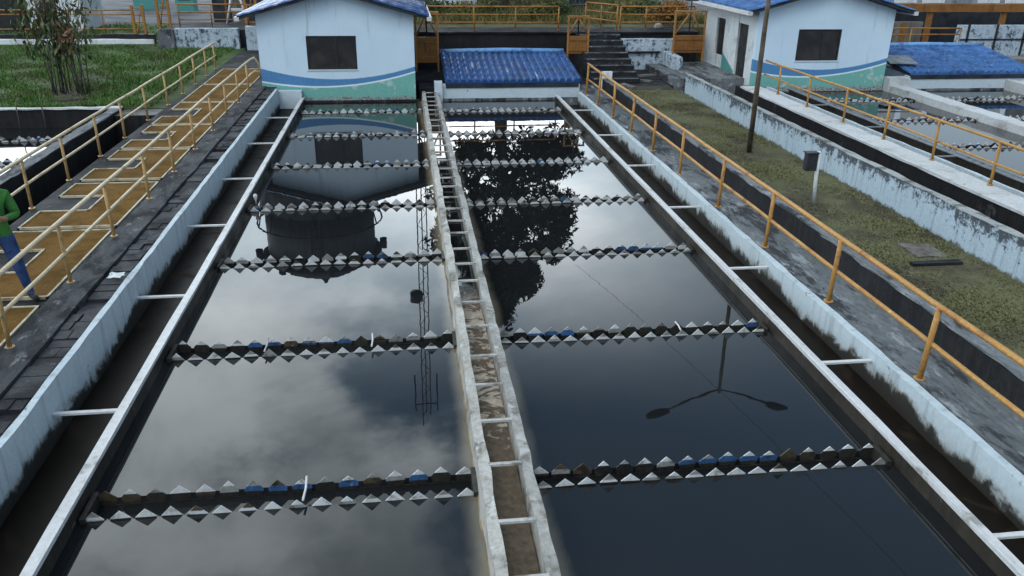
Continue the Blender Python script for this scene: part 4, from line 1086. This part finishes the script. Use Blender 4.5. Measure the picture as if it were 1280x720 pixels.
t = thing('radio_mast', (.85, 42, .3), 'thin lattice radio mast with antennas, mirrored in the left basin', 'mast')
q = .26; cx, cy = .72, 42.0
for dx, dy in ((-q, 0), (q, 0), (0, q)):
    MB().tube([(cx + dx, cy + dy, .3), (cx + dx * .9 - .14, cy + dy, 21.3 if dx >= 0 else 22)], .035, 6).build('leg', M['mast_red'], t)
lm = MB(); z = 1.
while z < 21:
    o = -.14 * z / 21
    lm.tube([(cx - q + o, cy, z), (cx + q + o, cy, z + .5)], .016, 5); lm.tube([(cx + q + o, cy, z + .5), (cx + o, cy + q, z + .9)], .016, 5); lm.tube([(cx + o, cy + q, z + .9), (cx - q + o, cy, z + 1.2)], .016, 5); z += 1.2
lm.build('lattice', M['mast_red'], t)
for x in (-.05, 1.22):
    MB().tube([(x, cy, 18.6), (x, cy, 21.0)], .05, 6).build('antenna', M['dark_metal'], t)
MB().tube([(-.05, cy, 20.6), (1.22, cy, 20.6)], .03, 6).build('antenna_arm', M['dark_metal'], t)
MB().lathe(.22, cy - .3, [(.02, 13.1), (.34, 13.2), (.34, 13.7), (.05, 13.8)], 14).build('dish', M['dark_metal'], t)
MB().tube([(.3, cy - .3, 13.45), (.6, cy, 13.45)], .04, 6).build('dish_mount', M['dark_metal'], t)

t = MB().tube([(7.2 + .083 * k, 33 - .45 * k, 8.0 + .0006 * (k - 25) ** 2) for k in range(80)], .006, 5).build('overhead_cable', M['dark_metal'], origin=(5, 18, 8))
tag(t, 'thin black cable strung overhead, faintly mirrored in the right basin', 'cable')


# ------------------------------------------------------------------ the man on the walkway
def person():
    base = Vector((-5.17, 10.47, .515))
    t = thing('person', base, 'person in a green sweater and blue jeans standing on the ochre covers, holding a phone', 'person')
    fw = Vector((.50, -.866, 0)); rt_ = Vector((fw.y, -fw.x, 0)) * -1     # the person's left side
    def P(l, f, z): v = rt_ * l + fw * f; return (v.x, v.y, z)
    V, E, Rd = [], [], []
    def add(p, r, par=None):
        V.append(p); Rd.append(r)
        if par is not None: E.append((par, len(V) - 1))
        return len(V) - 1
    pel = add(P(0, 0, .95), .155)
    wa = add(P(0, .02, 1.12), .145, pel); ch = add(P(0, .03, 1.30), .175, wa); up = add(P(0, .01, 1.45), .14, ch)
    nk = add(P(0, .03, 1.55), .06, up); h1 = add(P(0, .06, 1.66), .085, nk); h2 = add(P(0, .06, 1.74), .098, h1); add(P(0, .05, 1.81), .07, h2)
    nose = add(P(0, .165, 1.70), .016, h2)
    for s in (-1, 1):
        hp = add(P(s * .10, 0, .90), .115, pel)
        foot = None
        kn = add(P(s * .16, .04, .49), .078, hp); an = add(P(s * .22, -.03 * s, .09), .052, kn)
        hl = add(P(s * .23, -.03 * s + .04, .045), .045, an); add(P(s * .27, -.03 * s + .19, .035), .04, hl)
        sh = add(P(s * .19, .0, 1.43), .08, up)
        el = add(P(s * .27, .03, 1.16), .058, sh); wr = add(P(s * .10, .28, 1.20), .036, el)
        pm = add(P(s * .055, .34, 1.225), .034, wr)
        for k in range(4):
            f1 = add(P(s * (.045 - .0) , .375 + .004 * k, 1.20 + .02 * k), .011, pm)
            f2 = add(P(s * .015, .395, 1.20 + .02 * k), .010, f1); add(P(s * -.008, .385, 1.20 + .02 * k), .009, f2)
        t1 = add(P(s * .05, .335, 1.262), .013, pm); add(P(s * .022, .345, 1.285), .011, t1)
    me = bpy.data.meshes.new('body_cage'); me.from_pydata(V, E, [])
    o = bpy.data.objects.new('body_cage', me); C.objects.link(o)
    sk = o.modifiers.new('skin', 'SKIN'); o.modifiers.new('sub', 'SUBSURF').levels = 2
    lay = me.skin_vertices[0].data if me.skin_vertices else None
    if lay is None:
        bm = bmesh.new(); bm.from_mesh(me); bm.verts.layers.skin.verify(); bm.to_mesh(me); bm.free(); lay = me.skin_vertices[0].data
    for i, r_ in enumerate(Rd):
        lay[i].radius = (r_, r_ * (.72 if i in (0, 1, 2, 3) else 1)); lay[i].use_root = (i == 0)
    bpy.context.view_layer.update()
    dg = bpy.context.evaluated_depsgraph_get()
    nm = bpy.data.meshes.new_from_object(o.evaluated_get(dg)); bpy.data.objects.remove(o)
    nm.name = 'body'
    for mname in ('skin', 'green_sweater', 'jeans', 'shoe'): nm.materials.append(M[mname])
    for p in nm.polygons:
        c = p.center; l = c.dot(rt_); f = c.dot(fw); z = c.z
        if z > 1.53: k = 0
        elif f > .275 and 1.1 < z < 1.35: k = 0
        elif z > .93: k = 1
        elif z > .085: k = 2
        else: k = 3
        p.material_index = k; p.use_smooth = True
    b = bpy.data.objects.new('body', nm); C.objects.link(b); b.parent = t
    # hair cap, eyes, mouth, ears
    hm = MB()
    for i in range(1):
        rings = []
        for a in range(7):
            th = a / 6 * pi * .55; rr = .112 * sin(th) + .002; z = 1.735 + .115 * cos(th)
            cpt = Vector(P(0, .045 - (.02 if a > 4 else 0), 0))
            rings.append([tuple(base + Vector((cpt.x + rr * cos(q_ * pi / 8), cpt.y + rr * sin(q_ * pi / 8), z))) for q_ in range(16)])
        hm.loft(rings, smooth=True)
    hm.build('hair', M['hair'], t)
    em = MB()
    for s in (-1, 1):
        c = base + Vector(P(s * .035, .142, 1.725)); em.lathe(c.x, c.y, [(.001, c.z - .012), (.012, c.z), (.001, c.z + .012)], 8)
    em.build('eyes', M['hair'], t)
    mm = MB(); a = base + Vector(P(-.025, .142, 1.655)); c = base + Vector(P(.025, .142, 1.655)); mm.tube([a, c], .006, 6); mm.build('mouth', M['skin'], t)
    am = MB()
    for s in (-1, 1):
        c = base + Vector(P(s * .098, .05, 1.71)); am.lathe(c.x, c.y, [(.004, c.z - .03), (.018, c.z), (.016, c.z + .025), (.002, c.z + .032)], 8)
    am.build('ears', M['skin'], t)
    # the phone
    ph = MB(); rings = []
    for zz in (1.205, 1.33):
        rings.append([tuple(base + Vector(P(a_, f_, zz))) for a_, f_ in ((-.038, .352), (.038, .352), (.038, .362), (-.038, .362))])
    ph.loft(rings); o = ph.build('phone', M['dark_metal'], origin=base + Vector(P(0, .357, 1.2)))
    tag(o, 'dark phone held in both hands by the person in green', 'phone')
person()
